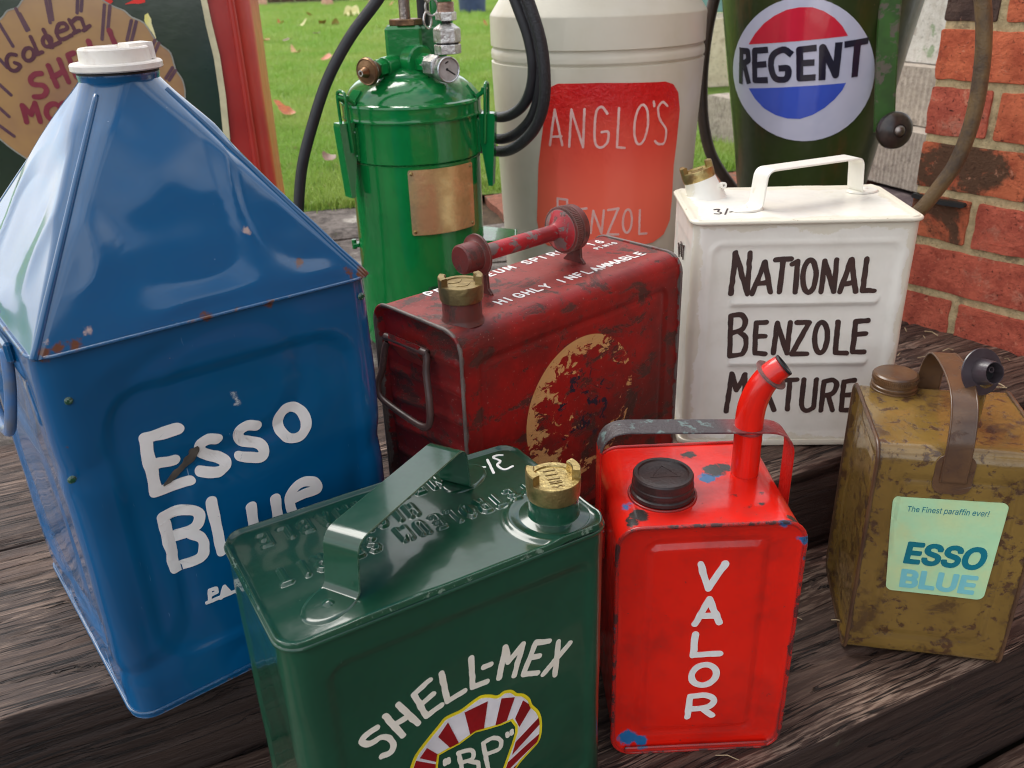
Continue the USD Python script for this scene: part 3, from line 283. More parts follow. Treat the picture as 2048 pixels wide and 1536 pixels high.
def paint(name, base, tone=None, rough=.25, nsc=14., chips=None, edge=None, dust=None, bump=(600, .05), coat=.0, spots=(), streak=None, spec=.5, big=(9, .0), ebox=None, scratch=()):
    g = G(name); v = g.obj(); tone = tone or tuple(x * .72 for x in base)
    c = g.mix(g.step(g.noise(v, nsc, 6, .6), .35, .68), base, tone)
    ro = g.m('add', g.m('multiply', g.m('subtract', g.noise(v, nsc * 4, 5, .6), .5), rough * .7), rough)
    if dust:
        k = g.m('multiply', g.step(g.noise(v, dust[1], 7, .7), .45, .75), dust[2]); c = g.mix(k, c, dust[0]); ro = g.m('add', ro, g.m('multiply', k, .35))
    if streak:
        k = g.m('multiply', g.step(g.noise(g.map(v, scale=(1, 1, .16)), streak[1], 6, .65), .52, .74), streak[2]); c = g.mix(k, c, streak[0])
    ms = []
    for col, mask in spots: c = g.mix(blobs(g, v, mask), c, col)
    if chips:
        for col, sc, lo, hi, am in chips:
            k = g.m('multiply', g.step(g.noise(v, sc, 8, .68, .3), lo, hi), am); c = g.mix(k, c, col); ro = g.m('add', ro, g.m('multiply', k, .3)); ms.append(k)
    for i_, (col, thr, am, rt) in enumerate(scratch):
        k = g.m('multiply', g.step(g.noise(g.map(v, rot=rt, scale=(420, 420, 28), loc=(i_ * 3.7, 1, 2)), 1., 3, .5), thr, thr + .03), am); k = g.m('multiply', k, g.step(g.noise(v, 11 + 3 * i_, 3), .5, .62)); c = g.mix(k, c, col); ms.append(k)
    if ebox:
        for dims, wd, col, thr, sc, am in ebox:
            k = g.m('multiply', g.step(g.m('add', g.m('multiply', boxedge(g, v, dims, wd), .42), g.noise(v, sc, 7, .68)), thr, thr + .06), am); c = g.mix(k, c, col); ro = g.m('add', ro, g.m('multiply', k, .2)); ms.append(k)
    if edge:
        col, rad, thr, sc = edge
        e = g.edge(rad); k = g.step(g.m('multiply', e, g.m('add', g.noise(v, sc, 6, .7), .28)), thr, thr + .12); c = g.mix(k, c, col); ro = g.m('add', ro, g.m('multiply', k, .25)); ms.append(k)
    h = g.m('multiply', g.noise(v, bump[0], 3), bump[1])
    if big[1]: h = g.m('add', h, g.m('multiply', g.noise(v, big[0], 3), big[1]))
    for k in ms: h = g.m('subtract', h, g.m('multiply', k, .12))
    nrm = g.bump(h, .6, .003)
    return g.out(base_color=c, roughness=ro, normal=nrm, specular_ior_level=spec, coat_weight=coat, coat_roughness=.08)
RUST, DRUST, STEEL, PRIMER = lin(92, 52, 30), lin(58, 36, 28), lin(96, 88, 84), lin(150, 138, 134)
BLK = lin(42, 38, 36)
m_blue = paint('blue_paint', (.0010, .066, .172), (.0008, .053, .140), .22, 7, chips=[(PRIMER, 75, .735, .745, .9), (RUST, 38, .755, .765, 1.)], edge=(lin(120, 140, 170), .003, .66, 90), bump=(420, .012), big=(11, .3), coat=.85, spec=.35, scratch=[(lin(150, 180, 210), .74, .7, (0, .9, .2)), (lin(120, 150, 190), .76, .6, (0, -.5, .2)), (lin(190, 200, 205), .79, .8, (0, 1.4, 0))], ebox=[((.2411, .27, .3078), .008, lin(86, 54, 38), 1.0, 120, .85)],
   spots=[(lin(82, 48, 32), [((-.103, -.132, .311), .0035), ((-.112, -.131, .310), .004), ((-.094, -.133, .311), .004), ((-.117, -.137, .243), .003), ((-.01, -.136, .309), .004), ((.037, -.137, .307), .0035), ((.07, -.122, .327), .003), ((.105, -.133, .315), .004), ((.115, -.131, .311), .005)]),
          (lin(165, 145, 140), [((-.083, -.129, .317), .0014), ((-.108, -.130, .3155), .0012), ((.04, -.105, .354), .0018), ((-.023, -.107, .351), .0008), ((-.118, -.135, .277), .001)]),
          (lin(210, 212, 212), [((.0, -.135, .243), .003), ((.002, -.135, .238), .002)])])
m_green = paint('dark_green_paint', (.0052, .040, .021), (.0040, .031, .016), .24, 9, chips=[(lin(110, 125, 105), 90, .74, .76, .5)], edge=(lin(90, 110, 92), .0022, .66, 120), bump=(500, .02), big=(22, .35), coat=.75, spec=.4, scratch=[(lin(130, 150, 136), .76, .5, (0, .4, .2)), (lin(120, 140, 126), .77, .5, (0, 1.2, .2))], ebox=[((.247, .145, .266), .006, lin(120, 142, 126), .95, 110, .6)])
m_vred = paint('bright_red_paint', (.72, .013, .005), (.60, .011, .005), .22, 8, chips=[(BLK, 62, .685, .705, .95), (lin(60, 22, 20), 140, .665, .70, .85)], edge=(lin(40, 28, 28), .0045, .22, 70), dust=(lin(84, 18, 14), 15, .42), bump=(420, .05), big=(20, .5), coat=.35, scratch=[(lin(70, 20, 18), .77, .5, (0, .3, .2))], ebox=[((.1478, .1290, .2397), .007, lin(44, 28, 28), .915, 60, .92), ((.1478, .1290, .2397), .006, lin(70, 110, 150), 1.02, 80, .9)],
   spots=[(lin(32, 98, 150), [((-.060, -.0635, .016), .0085), ((-.048, -.0635, .012), .006), ((.012, .006, .239), .007), ((.020, .010, .239), .004), ((-.062, -.028, .239), .004), ((.055, -.064, .2375), .004), ((.072, -.064, .222), .004)]),
          (BLK, [((-.055, -.045, .239), .008), ((-.062, -.052, .239), .006), ((-.022, .035, .239), .006), ((.004, .045, .239), .006), ((.02, .018, .239), .009), ((.03, .022, .239), .006), ((.066, -.055, .2385), .006), ((.028, -.022, .2392), .0022), ((.045, -.035, .2392), .0018), ((.035, -.04, .2392), .002), ((.05, -.02, .2392), .0018)])])
def strapm():
    g = G('worn_strap_red'); v = g.obj(); x, y, z = g.xyz(v); k = g.step(g.m('add', g.noise(v, 42, 7, .7), g.m('multiply', g.step(z, .255, .284), .62)), .72, .80)
    k = g.m('multiply', k, g.m('subtract', 1.0, g.m('multiply', g.step(x, .015, .05), .45))); c = g.mix(k, g.mix(g.noise(v, 30, 5), lin(206, 24, 14), lin(150, 22, 18)), g.mix(g.step(g.noise(v, 110, 5), .55, .64), lin(62, 56, 58), lin(92, 110, 108)))
    return g.out(base_color=c, roughness=g.m('add', .3, g.m('multiply', k, .2)), normal=g.bump(g.noise(v, 300, 5), .5, .002))
m_vstrap = strapm()
m_wired = paint('grey_red_tag', lin(120, 92, 88), lin(80, 60, 58), .5, 60)
m_brown = paint('brown_varnish', (.205, .124, .030), (.142, .082, .020), .23, 12, chips=[(lin(62, 36, 18), 80, .54, .62, .9), (lin(52, 30, 16), 24, .56, .66, .7), (lin(60, 34, 18), 190, .64, .68, .8), (lin(196, 176, 130), 160, .72, .735, .9)], edge=(lin(110, 98, 80), .0028, .34, 80), bump=(380, .05), big=(24, .6), coat=.6, ebox=[((.1459, .1417, .237), .012, lin(56, 34, 20), .78, 45, .8), ((.1459, .1417, .237), .004, lin(150, 140, 120), .88, 90, .8)])
m_brown2 = paint('brown_bronze_strap', lin(96, 70, 48), lin(72, 52, 40), .3, 26, chips=[(lin(66, 40, 26), 70, .55, .66, .8), (lin(150, 150, 120), 150, .74, .76, .6)], edge=(lin(80, 60, 48), .0015, .5, 90), coat=.2)
m_whitep = paint('white_paint', (.80, .775, .70), (.77, .745, .66), .32, 9, dust=(lin(176, 168, 148), 18, .18), chips=[(lin(190, 182, 160), 120, .735, .75, .5)], bump=(240, .10), big=(36, .5), coat=.1, ebox=[((.2395, .1495, .272), .022, lin(196, 182, 142), .66, 26, .35), ((.2395, .1495, .272), .004, lin(150, 128, 96), 1.0, 110, .6)])
m_cream = paint('cream_paint', (.64, .60, .49), (.58, .545, .44), .36, 6, dust=(lin(180, 170, 130), 9, .25), chips=[(lin(110, 105, 90), 70, .76, .78, .5)], bump=(300, .08), big=(18, .5))
m_pump = paint('gloss_green_paint', (.004, .155, .032), (.003, .122, .027), .12, 10, chips=[(lin(120, 190, 130), 260, .74, .76, .5)], edge=(lin(60, 140, 80), .002, .72, 120), bump=(260, .06), big=(30, .5), coat=.5)
m_regent = paint('olive_green_paint', lin(38, 50, 18), lin(30, 38, 16), .28, 7, chips=[(lin(92, 58, 30), 40, .66, .73, .8), (lin(170, 160, 100), 120, .745, .76, .6)], streak=(lin(84, 56, 30), 30, .55), edge=(lin(90, 60, 36), .003, .6, 60), bump=(260, .08), big=(14, .5), coat=.15)
m_regbar = paint('worn_green_bar', lin(52, 92, 34), lin(44, 74, 30), .4, 26, chips=[(lin(98, 88, 80), 36, .52, .58, .9)], edge=(lin(130, 116, 100), .002, .4, 60))
m_gold = paint('black_green_paint', lin(32, 46, 32), lin(26, 38, 28), .18, 5, bump=(200, .04), big=(9, .5), coat=.3)
m_goldred = paint('dull_red_paint', lin(168, 48, 40), lin(150, 40, 34), .3, 9, chips=[(lin(90, 50, 34), 60, .70, .74, .7)], bump=(240, .06), big=(12, .5))
m_creamline = paint('cream_line', lin(218, 208, 170), None, .4, 20)
m_redletter = paint('scarlet_print', lin(222, 40, 28), None, .3); m_yellow_p = paint('lemon_print', lin(224, 214, 110), lin(228, 222, 190), .3)
# old red can: worn red, dark scuffs, rub marks, flaked round emblem on its front
def oldred():
    g = G('old_red_paint'); v = g.map(g.obj(), scale=(1 / .876,) * 3, loc=(0, 0, -.0644 / .876)); x, y, z = g.xyz(v)
    base = g.mix(g.step(g.noise(v, 11, 7, .65), .32, .68), (.30, .007, .006), (.13, .007, .006))
    grime = g.step(g.noise(v, 7, 6, .65), .42, .66); base = g.mix(g.m('multiply', grime, .55), base, lin(62, 30, 26)); topk = g.step(z, .2085, .2125); base = g.mix(g.m('multiply', topk, g.step(g.noise(v, 16, 6, .6), .3, .62)), base, lin(138, 52, 46))
    dirt = g.m('maximum', g.step(g.noise(g.map(v, scale=(1, 1, 1.7)), 20, 9, .72, .5), .52, .60), g.step(g.noise(v, 75, 6, .7), .60, .66)); base = g.mix(g.m('multiply', dirt, .86), base, lin(54, 38, 32))
    nz = g.noise(g.map(v, scale=(1, 1, 1.35), rot=(0, .5, 0)), 62, 9, .68, .6)
    dx = g.m('multiply', x, x); dz0 = g.m('subtract', z, .0755); d = g.m('sqrt', g.m('add', dx, g.m('multiply', dz0, dz0)))
    disc = g.m('multiply', g.m('subtract', 1.0, g.step(d, .0845, .0855)), g.m('less_than', y, -.06))
    thr = g.m('add', g.m('multiply', g.step(d, .083, .05), .15), .51)
    left = g.m('subtract', g.m('add', g.m('multiply', g.step(x, .08, -.085), .15), g.m('multiply', g.step(z, .115, .15), .07)), .04)
    keep = g.step(g.m('subtract', g.m('add', nz, left), thr), .0, .018)
    base = g.mix(g.m('multiply', disc, keep), base, g.mix(g.noise(v, 40, 4), lin(208, 168, 108), lin(186, 140, 86)))
    core = g.m('multiply', disc, g.m('subtract', 1.0, g.step(d, .040, .055))); nz2 = g.noise(v, 58, 6, .6, .8)
    base = g.mix(g.m('multiply', core, g.step(nz2, .58, .60)), base, lin(26, 22, 36))
    k = g.step(g.m('add', g.m('multiply', boxedge(g, g.map(v, loc=(0, 0, .0735)), (.339, .1404, .2134 + .0735), .011), .42), g.noise(v, 42, 7, .7)), .76, .84); base = g.mix(k, base, g.mix(g.noise(v, 30, 4), lin(50, 38, 34), lin(128, 116, 110)))
    fl = g.step(g.noise(v, 330, 3, .6), .67, .71); base = g.mix(g.m('multiply', fl, .5), base, lin(170, 130, 118))
    ro = g.m('add', .36, g.m('multiply', g.noise(v, 30, 5), .22))
    h = g.m('add', g.m('multiply', g.noise(v, 180, 5, .65), .12), g.m('add', g.m('multiply', g.noise(v, 14, 3), .6), g.m('multiply', dirt, -.1)))
    return g.out(base_color=base, roughness=ro, normal=g.bump(h, .6, .003), specular_ior_level=.45)
m_oldred = oldred()
m_oldred2 = paint('worn_red_handle', lin(172, 30, 40), lin(124, 28, 32), .36, 30, chips=[(lin(112, 98, 94), 46, .52, .57, .95), (lin(70, 44, 40), 70, .60, .66, .8)], edge=(lin(96, 84, 80), .002, .5, 80))
m_oldred3 = paint('brown_red_metal', lin(104, 40, 36), lin(76, 42, 36), .42, 26, chips=[(lin(62, 44, 38), 60, .52, .62, .8)], edge=(lin(120, 100, 92), .0018, .5, 70))
m_bail = paint('dark_bare_wire', lin(74, 52, 48), lin(54, 40, 38), .42, 30, chips=[(lin(110, 80, 74), 90, .6, .68, .7)])
def metal(name, col, rough, dark, sc=60, bump=.05, met=1.):
    g = G(name); v = g.obj(); k = g.step(g.noise(v, sc, 6, .65), .42, .68)
    return g.out(base_color=g.mix(k, col, dark), metallic=met, roughness=g.m('add', rough, g.m('multiply', k, .2)), normal=g.bump(g.noise(v, sc * 4, 4), .5, .003 * bump * 10))
m_brass = metal('brass', (.50, .39, .17), .30, (.30, .22, .09)); m_brass_old = metal('old_brass', (.30, .225, .105), .42, (.16, .115, .06), 40)
m_plate = metal('brass_plate', (.80, .60, .30), .27, (.56, .39, .17), 24, .03, .85)
m_chrome = metal('plated_steel', (.68, .67, .65), .24, (.45, .42, .39), 50); m_bronze = metal('bronze_fitting', (.26, .15, .08), .34, (.13, .08, .05), 40); m_steelrod = metal('steel_rod', (.34, .29, .26), .3, (.18, .14, .12), 60)
m_knob = paint('black_knob', lin(40, 34, 33), lin(58, 44, 38), .3, 30, coat=.3); m_rub = paint('black_rubber', lin(34, 34, 37), lin(26, 26, 28), .42, 60, bump=(900, .25)); m_black = paint('black_gap', lin(18, 18, 20), None, .6)
def braid():
    g = G('braided_rubber'); v = g.pos(); w = g.n('voronoi_texture', vector=v, scale=520.) + '.distance'
    return g.out(base_color=g.mix(g.step(w, .2, .6), lin(44, 44, 48), lin(22, 22, 24)), roughness=.42, normal=g.bump(w, .5, .0012))
m_braid = braid()
def hosem():
    g = G('brown_hose_rubber'); v = g.obj(); k = g.step(g.noise(v, 26, 6, .65), .40, .66)
    return g.out(base_color=g.mix(k, lin(104, 82, 52), lin(66, 52, 40)), roughness=.42, normal=g.bump(g.noise(v, 420, 4), .6, .002))
m_hose = hosem()
m_darkcap = paint('dark_brown_cap', lin(50, 36, 34), lin(38, 29, 28), .34, 40, bump=(420, .22)); m_screw = paint('bronze_screw_cap', lin(98, 70, 44), lin(70, 50, 36), .3, 40, chips=[(lin(60, 40, 28), 70, .58, .68, .8)], coat=.2)
m_nozzle = paint('gunmetal', lin(62, 54, 58), lin(48, 42, 46), .3, 50, coat=.2)
m_plastic = paint('white_plastic', (.76, .73, .69), (.72, .68, .60), .35, 30, dust=(lin(170, 140, 100), 45, .35))
m_letter = paint('white_lettering', (.80, .79, .77), (.76, .75, .72), .34, 60, chips=[(lin(120, 116, 112), 120, .72, .74, .7)]); m_lcream = paint('cream_lettering', (.80, .76, .66), (.77, .72, .60), .34, 60)
m_ldark = paint('brown_lettering', lin(62, 44, 40), lin(52, 38, 36), .4, 60); m_lpink = paint('pale_pink_lettering', lin(232, 196, 190), lin(226, 170, 160), .35, 60); m_lblack = paint('black_lettering', lin(26, 26, 32), None, .25)
m_yellow = paint('yellow_line', (.86, .70, .02), None, .3); m_maroon = paint('maroon_bar', lin(132, 16, 22), lin(112, 14, 18), .25, 40); m_wbar = paint('white_bar', (.80, .78, .80), None, .3); m_gfield = paint('green_field', (.012, .05, .034), None, .25)
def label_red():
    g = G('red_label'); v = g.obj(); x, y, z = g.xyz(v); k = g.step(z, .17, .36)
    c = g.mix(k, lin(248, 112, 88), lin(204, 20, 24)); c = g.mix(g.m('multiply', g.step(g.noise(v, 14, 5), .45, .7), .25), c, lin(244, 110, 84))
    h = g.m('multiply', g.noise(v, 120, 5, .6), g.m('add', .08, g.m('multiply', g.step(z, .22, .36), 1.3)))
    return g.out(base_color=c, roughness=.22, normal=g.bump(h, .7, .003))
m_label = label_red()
m_badge = paint('badge_white', lin(196, 196, 214), lin(186, 188, 208), .12, 12, coat=.4, bump=(200, .02)); m_bred = paint('badge_red', lin(206, 40, 62), lin(196, 36, 56), .12, coat=.4, bump=(200, .02)); m_bblue = paint('badge_blue', lin(62, 88, 190), lin(54, 78, 176), .12, coat=.4, bump=(200, .02)); m_bblack = paint('badge_black', lin(26, 26, 40), None, .12, coat=.4, bump=(200, .02))
m_fan = paint('old_gold_decal', lin(166, 130, 84), lin(140, 104, 78), .2, 6, coat=.5, bump=(150, .03)); m_fline = paint('decal_edge', lin(150, 150, 140), None, .3); m_rib = paint('decal_rib', lin(74, 48, 62), lin(96, 64, 70), .25); m_ftext = paint('decal_maroon', lin(112, 34, 50), lin(128, 42, 56), .25); m_ftext2 = paint('decal_purple', lin(70, 34, 46), lin(84, 40, 50), .25)
m_sticker = paint('mint_sticker', lin(180, 226, 180), lin(196, 222, 168), .25, 26, coat=.3, bump=(300, .03), big=(60, .35), dust=(lin(206, 214, 150), 34, .6), scratch=[(lin(120, 110, 60), .76, .5, (0, .2, .2))]); m_teal = paint('teal_print', lin(18, 118, 136), lin(24, 110, 124), .3); m_sky = paint('pale_blue_print', lin(122, 198, 206), lin(134, 204, 206), .3)
def wood():
    g = G('weathered_wood_shaded_sides'); v = g.obj(); wv = g.n('vector_math', math_type='add', vector1=v, vector2=g.n('vector_math', math_type='scale', vector1=g.noisec(g.map(v, scale=(1, 1, 1)), 5.), scale=.014) + '.vector') + '.vector'
    fine = g.noise(g.map(wv, scale=(.09, 1, 1)), 300, 6, .62); mid = g.noise(g.map(wv, scale=(.07, 1, 1)), 95, 7, .62); broad = g.noise(g.map(wv, scale=(.2, 1, 1)), 16, 6, .6); lines = g.noise(g.map(wv, scale=(.028, 1, 1)), 70, 4, .55)
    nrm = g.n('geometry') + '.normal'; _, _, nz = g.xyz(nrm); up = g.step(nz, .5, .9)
    dk = g.mix(g.step(broad, .3, .7), lin(92, 70, 59), lin(66, 50, 43)); dk = g.mix(g.m('multiply', g.m('subtract', 1.0, up), .8), dk, lin(38, 27, 23)); dk = g.mix(g.m('multiply', g.step(mid, .60, .40), .42), dk, lin(38, 28, 25))  # upright faces painted darker to stand in for shade on the risers
    lt = g.mix(g.step(fine, .4, .62), lin(116, 93, 80), lin(170, 146, 128))
    _, yy, _z = g.xyz(v); patch = g.m('multiply', g.m('maximum', g.step(g.noise(g.map(v, scale=(.5, 1, 1)), 7, 5, .6), .45, .66), g.m('multiply', g.step(yy, -.070, -.115), g.step(g.noise(v, 5, 4), .34, .56))), 1.0)
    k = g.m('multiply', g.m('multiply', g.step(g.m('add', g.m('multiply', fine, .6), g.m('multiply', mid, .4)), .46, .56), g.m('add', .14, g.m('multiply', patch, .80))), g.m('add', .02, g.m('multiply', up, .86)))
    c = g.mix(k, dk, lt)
    crack = g.m('subtract', 1.0, g.step(g.m('absolute', g.m('subtract', lines, .5)), .004, .018)); c = g.mix(g.m('multiply', crack, .9), c, lin(20, 14, 13))
    c = g.mix(g.m('multiply', g.step(g.noise(v, 40, 6, .7), .64, .72), .35), c, lin(92, 98, 78))
    h = g.m('subtract', g.m('add', g.m('multiply', mid, .8), g.m('multiply', fine, .6)), g.m('multiply', crack, .8))
    return g.out(base_color=c, roughness=g.m('add', .45, g.m('multiply', fine, .3)), normal=g.bump(h, 1., .0035), specular_ior_level=.4)
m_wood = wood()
def brickm(name, c0, c1, c2, k2):
    g = G(name); v = g.pos(); r = g.n('object_info') + '.random'
    c = g.mix(g.step(g.noise(v, 26, 8, .7), .34, .66), c0, tuple(x * .8 for x in c1)); c = g.mix(g.step(g.noise(v, 15, 8, .7, .4), k2, k2 + .1), c, c2)
    c = g.mix(g.m('multiply', g.step(g.noise(v, 60, 6, .7), .60, .68), .5), c, lin(214, 150, 122))
    pit = g.m('maximum', g.step(g.noise(v, 210, 5, .7), .61, .67), g.step(g.noise(g.map(v, scale=(1, 1, 2.2)), 95, 6, .7), .645, .70)); c = g.mix(g.m('multiply', pit, .85), c, lin(66, 38, 34))
    c = g.mix(g.m('multiply', r, .3), c, g.mix(.5, c, (.16, .06, .04)))
    c = g.mix(1.0, c, (1.28, 1.32, 1.3), 'multiply'); h = g.m('subtract', g.m('multiply', g.noise(v, 160, 7, .7), .9), g.m('multiply', pit, .5))
    return g.out(base_color=c, roughness=.85, normal=g.bump(h, 1., .007), specular_ior_level=.25)
BRK = [brickm('orange_brick', lin(218, 116, 80), lin(196, 92, 64), lin(138, 68, 50), .60), brickm('red_brick', lin(202, 102, 80), lin(176, 80, 64), lin(188, 118, 98), .56), brickm('dark_brick', lin(88, 72, 64), lin(72, 58, 54), lin(52, 44, 42), .5), brickm('burnt_brick', lin(200, 108, 74), lin(176, 84, 58), lin(88, 62, 46), .46)]
def sand(name, a, b_, d, sc=90, bump=.9, moss=None):
    g = G(name); v = g.pos(); c = g.mix(g.step(g.noise(v, sc, 7, .7), .36, .64), a, b_); c = g.mix(g.step(g.noise(v, sc * .25, 7, .7), .54, .66), c, d); c = g.mix(g.m('multiply', g.step(g.noise(v, sc * 2.6, 5, .7), .57, .66), .6), c, tuple(x * .42 for x in b_))
    if moss: c = g.mix(g.m('multiply', g.step(g.noise(v, moss[1], 6, .7), moss[2], moss[2] + .06), .8), c, moss[0])
    return g.out(base_color=c, roughness=.9, normal=g.bump(g.noise(v, sc * 3, 6, .7), bump, .004), specular_ior_level=.2)
m_mortar = sand('lime_mortar', lin(214, 194, 150), lin(188, 168, 128), lin(150, 136, 106), 90)
m_step = sand('pale_concrete', lin(186, 174, 160), lin(164, 152, 140), lin(140, 130, 120), 70, .8, (lin(88, 110, 82), 26, .66)); m_stepw = sand('whitewashed_concrete', lin(206, 202, 194), lin(190, 184, 174), lin(168, 158, 146), 50, .7, (lin(128, 148, 112), 16, .56))
m_pave = sand('rough_grey_stone', lin(120, 112, 106), lin(70, 64, 60), lin(172, 166, 156), 34, 1., (lin(74, 78, 54), 16, .60)); m_pavedark = sand('dark_purple_stone', lin(96, 82, 84), lin(70, 60, 62), lin(120, 108, 106), 60, .9); m_paver = sand('red_paver', lin(150, 98, 78), lin(124, 80, 64), lin(110, 98, 84), 60, .9)
m_render = sand('pale_render', lin(214, 200, 178), lin(200, 184, 160), lin(176, 160, 138), 30, .5, (lin(140, 146, 110), 18, .62)); m_soil = sand('dark_soil', lin(86, 70, 52), lin(60, 48, 38), lin(110, 92, 66), 30, .9); m_tealb = paint('teal_board', lin(120, 160, 150), lin(104, 146, 138), .5); m_post = paint('pale_timber', lin(196, 150, 126), lin(170, 124, 100), .6); m_bin = paint('navy_plastic', lin(40, 52, 84), lin(52, 64, 96), .45); m_patio = sand('patio_stone', lin(70, 62, 56), lin(56, 50, 46), lin(80, 72, 64), 6, .6)
def lawnm():
    g = G('lawn_ground'); v = g.pos(); c = g.mix(g.step(g.noise(v, 2.2, 6, .6), .35, .65), (.13, .25, .03), (.2, .28, .05)); c = g.mix(g.step(g.noise(v, 60, 6, .7), .45, .7), c, (.09, .16, .025))
    return g.out(base_color=c, roughness=.8, normal=g.bump(g.noise(v, 90, 6, .7), 1., .02), specular_ior_level=.2)
m_lawn = lawnm()
def bladem():
    g = G('grass_blade'); v = g.pos(); r = g.n('object_info') + '.random'
    c = g.mix(g.step(g.noise(v, 1.6, 5, .6), .35, .65), (.20, .385, .045), (.32, .43, .085)); c = g.mix(g.m('multiply', r, .5), c, (.34, .42, .12)); c = g.mix(g.step(g.noise(v, 45, 3), .62, .7), c, (.38, .35, .15))
    p = g.n('principled_bsdf', base_color=c, roughness=.5, specular_ior_level=.3); t = g.n('translucent_bsdf', color=c); mx = g.n('mix_closure', fac=.3, closure1=p + '.BSDF', closure2=t + '.BSDF')
    return usdkit.material(stage, '/World/Looks/grass_blade', g.nodes, g.links, surface=mx + '.closure')
m_blade = bladem()
LEAFM = [paint('leaf_' + n, c, d, .5, 90) for n, c, d in (('orange', lin(188, 100, 34), lin(146, 68, 26)), ('tan', lin(206, 168, 120), lin(176, 132, 88)), ('yellow', lin(206, 200, 140), lin(190, 180, 110)), ('brown', lin(112, 74, 44), lin(86, 58, 38)))]
# ------------------------------------------------------------------ ground, sleepers, paving, wall, steps
def plane(x0, x1, y0, y1, z, n=1):
    X, Y = np.meshgrid(np.linspace(x0, x1, n + 1), np.linspace(y0, y1, n + 1), indexing='ij'); return TM(np.stack([X.ravel(), Y.ravel(), np.full(X.size, z)], -1), gridf(n + 1, n + 1))
gnd = struct('ground'); part(gnd, 'patio', plane(-30, 30, -30, 3.0, -.27), m_patio, False)
SA = math.radians(24.5); SU = np.array([math.cos(SA), math.sin(SA), 0]); SN = np.array([-math.sin(SA), math.cos(SA), 0])
WC = np.array([.609, 1.287, 0]); WA = math.radians(-53.675); WU = np.array([math.cos(WA), math.sin(WA), 0]); WN = np.array([math.sin(WA), -math.cos(WA), 0])  # WN points out of the face
def sleeper(label, n0, n1, z1, h, s0, s1, seed):
    """one old railway sleeper: a beam with weathered, checked faces"""
    L, wd = s1 - s0, n1 - n0 - .002; P, N = rrect(wd, h, .006, .0035, 4); xs = np.linspace(0, L, int(L / .008))
    p = np.repeat(P[:, 0], len(xs)); q = np.repeat(P[:, 1], len(xs)); x = np.tile(xs, len(P)); V = np.stack([x - L / 2, p, q - h / 2 + h], -1); V[:, 2] -= h / 2 - h / 2
    V = np.stack([x - L / 2, p, q], -1); NN = np.stack([0 * x, np.repeat(N[:, 0], len(xs)), np.repeat(N[:, 1], len(xs))], -1)
    S = V * np.array([5.0, 90, 90]) + seed * 7; c = fbm(S, 3, seed); D = (c - .5) * .0030 + (fbm(V * 9, 2, seed + 3) - .5) * .004
    S2 = V * np.array([2.2, 46, 46]) + seed * 3; ck = np.abs(noise(S2 + .6 * noise(V * np.array([6, 20, 20]), seed)[:, None], seed + 9) - .5); D -= .0045 * np.exp(-(ck / .022) ** 2)
    V = V + NN * D[:, None]; f = [gridf(len(P), len(xs), True)]; k = len(V); V = np.vstack([V, [[-L / 2, 0, 0], [L / 2, 0, 0]]]); j = np.arange(len(P)); j2 = (j + 1) % len(P); n_ = len(xs)
    f += [np.stack([np.full(len(P), k), j2 * n_, j * n_], 1), np.stack([np.full(len(P), k + 1), j * n_ + n_ - 1, j2 * n_ + n_ - 1], 1)]
    m = TM(V, np.vstack(f)); 
    if m.volume < 0: m.invert()
    c0 = SU * (s0 + s1) / 2 + SN * (n0 + n1) / 2 + np.array([0, 0, z1 - h / 2])
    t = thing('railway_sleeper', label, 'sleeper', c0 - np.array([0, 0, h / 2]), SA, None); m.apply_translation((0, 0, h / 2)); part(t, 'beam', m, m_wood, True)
def wall_s(n): # where the wall face cuts the sleeper line n
    A_ = np.array([SU[:2], -WU[:2]]).T; b_ = WC[:2] - SN[:2] * n; return float(np.linalg.solve(A_, b_)[0])
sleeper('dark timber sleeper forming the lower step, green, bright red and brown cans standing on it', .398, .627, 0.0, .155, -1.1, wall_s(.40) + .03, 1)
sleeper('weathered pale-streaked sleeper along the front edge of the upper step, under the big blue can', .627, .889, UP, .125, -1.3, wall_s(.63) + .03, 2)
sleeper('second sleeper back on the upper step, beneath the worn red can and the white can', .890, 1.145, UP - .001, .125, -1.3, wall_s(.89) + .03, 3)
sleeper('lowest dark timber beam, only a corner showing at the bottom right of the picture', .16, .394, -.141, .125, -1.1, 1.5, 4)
# paving between sleepers and lawn: slabs
pv = struct('paving'); _b = plane(-6, 6, 1.10, 3.4, UP - .034); part(pv, 'bed', TM(np.asarray(_b.vertices)[:, :1] * SU + np.asarray(_b.vertices)[:, 1:2] * SN + np.asarray(_b.vertices)[:, 2:] * np.array([0, 0, 1.]), _b.faces), m_soil, False)
def slab(w, d, h, seed, c=.006):
    m = trimesh.creation.box((w, d, h)); m = m.subdivide().subdivide().subdivide(); V = np.array(m.vertices)
    V *= 1 - .0; r = sdbox(V[:, 0], V[:, 1], w / 2, d / 2, .004); V[:, 2] -= (V[:, 2] > 0) * c * ss(r, -.012, 0); V[:, :2] += (np.stack([noise(V * 14 + seed, 3), noise(V * 14 + seed, 4)], -1) - .5) * .012; V[:, 2] += (fbm(V * 10 + seed, 3, 5) - .5) * .012
    return TM(V, m.faces)
LA = math.radians(14.8); LU = np.array([math.cos(LA), math.sin(LA), 0]); LN = np.array([-math.sin(LA), math.cos(LA), 0]); LE = float(np.dot(LN, [-.034, 2.289, 0]))   # lawn edge
k = 0
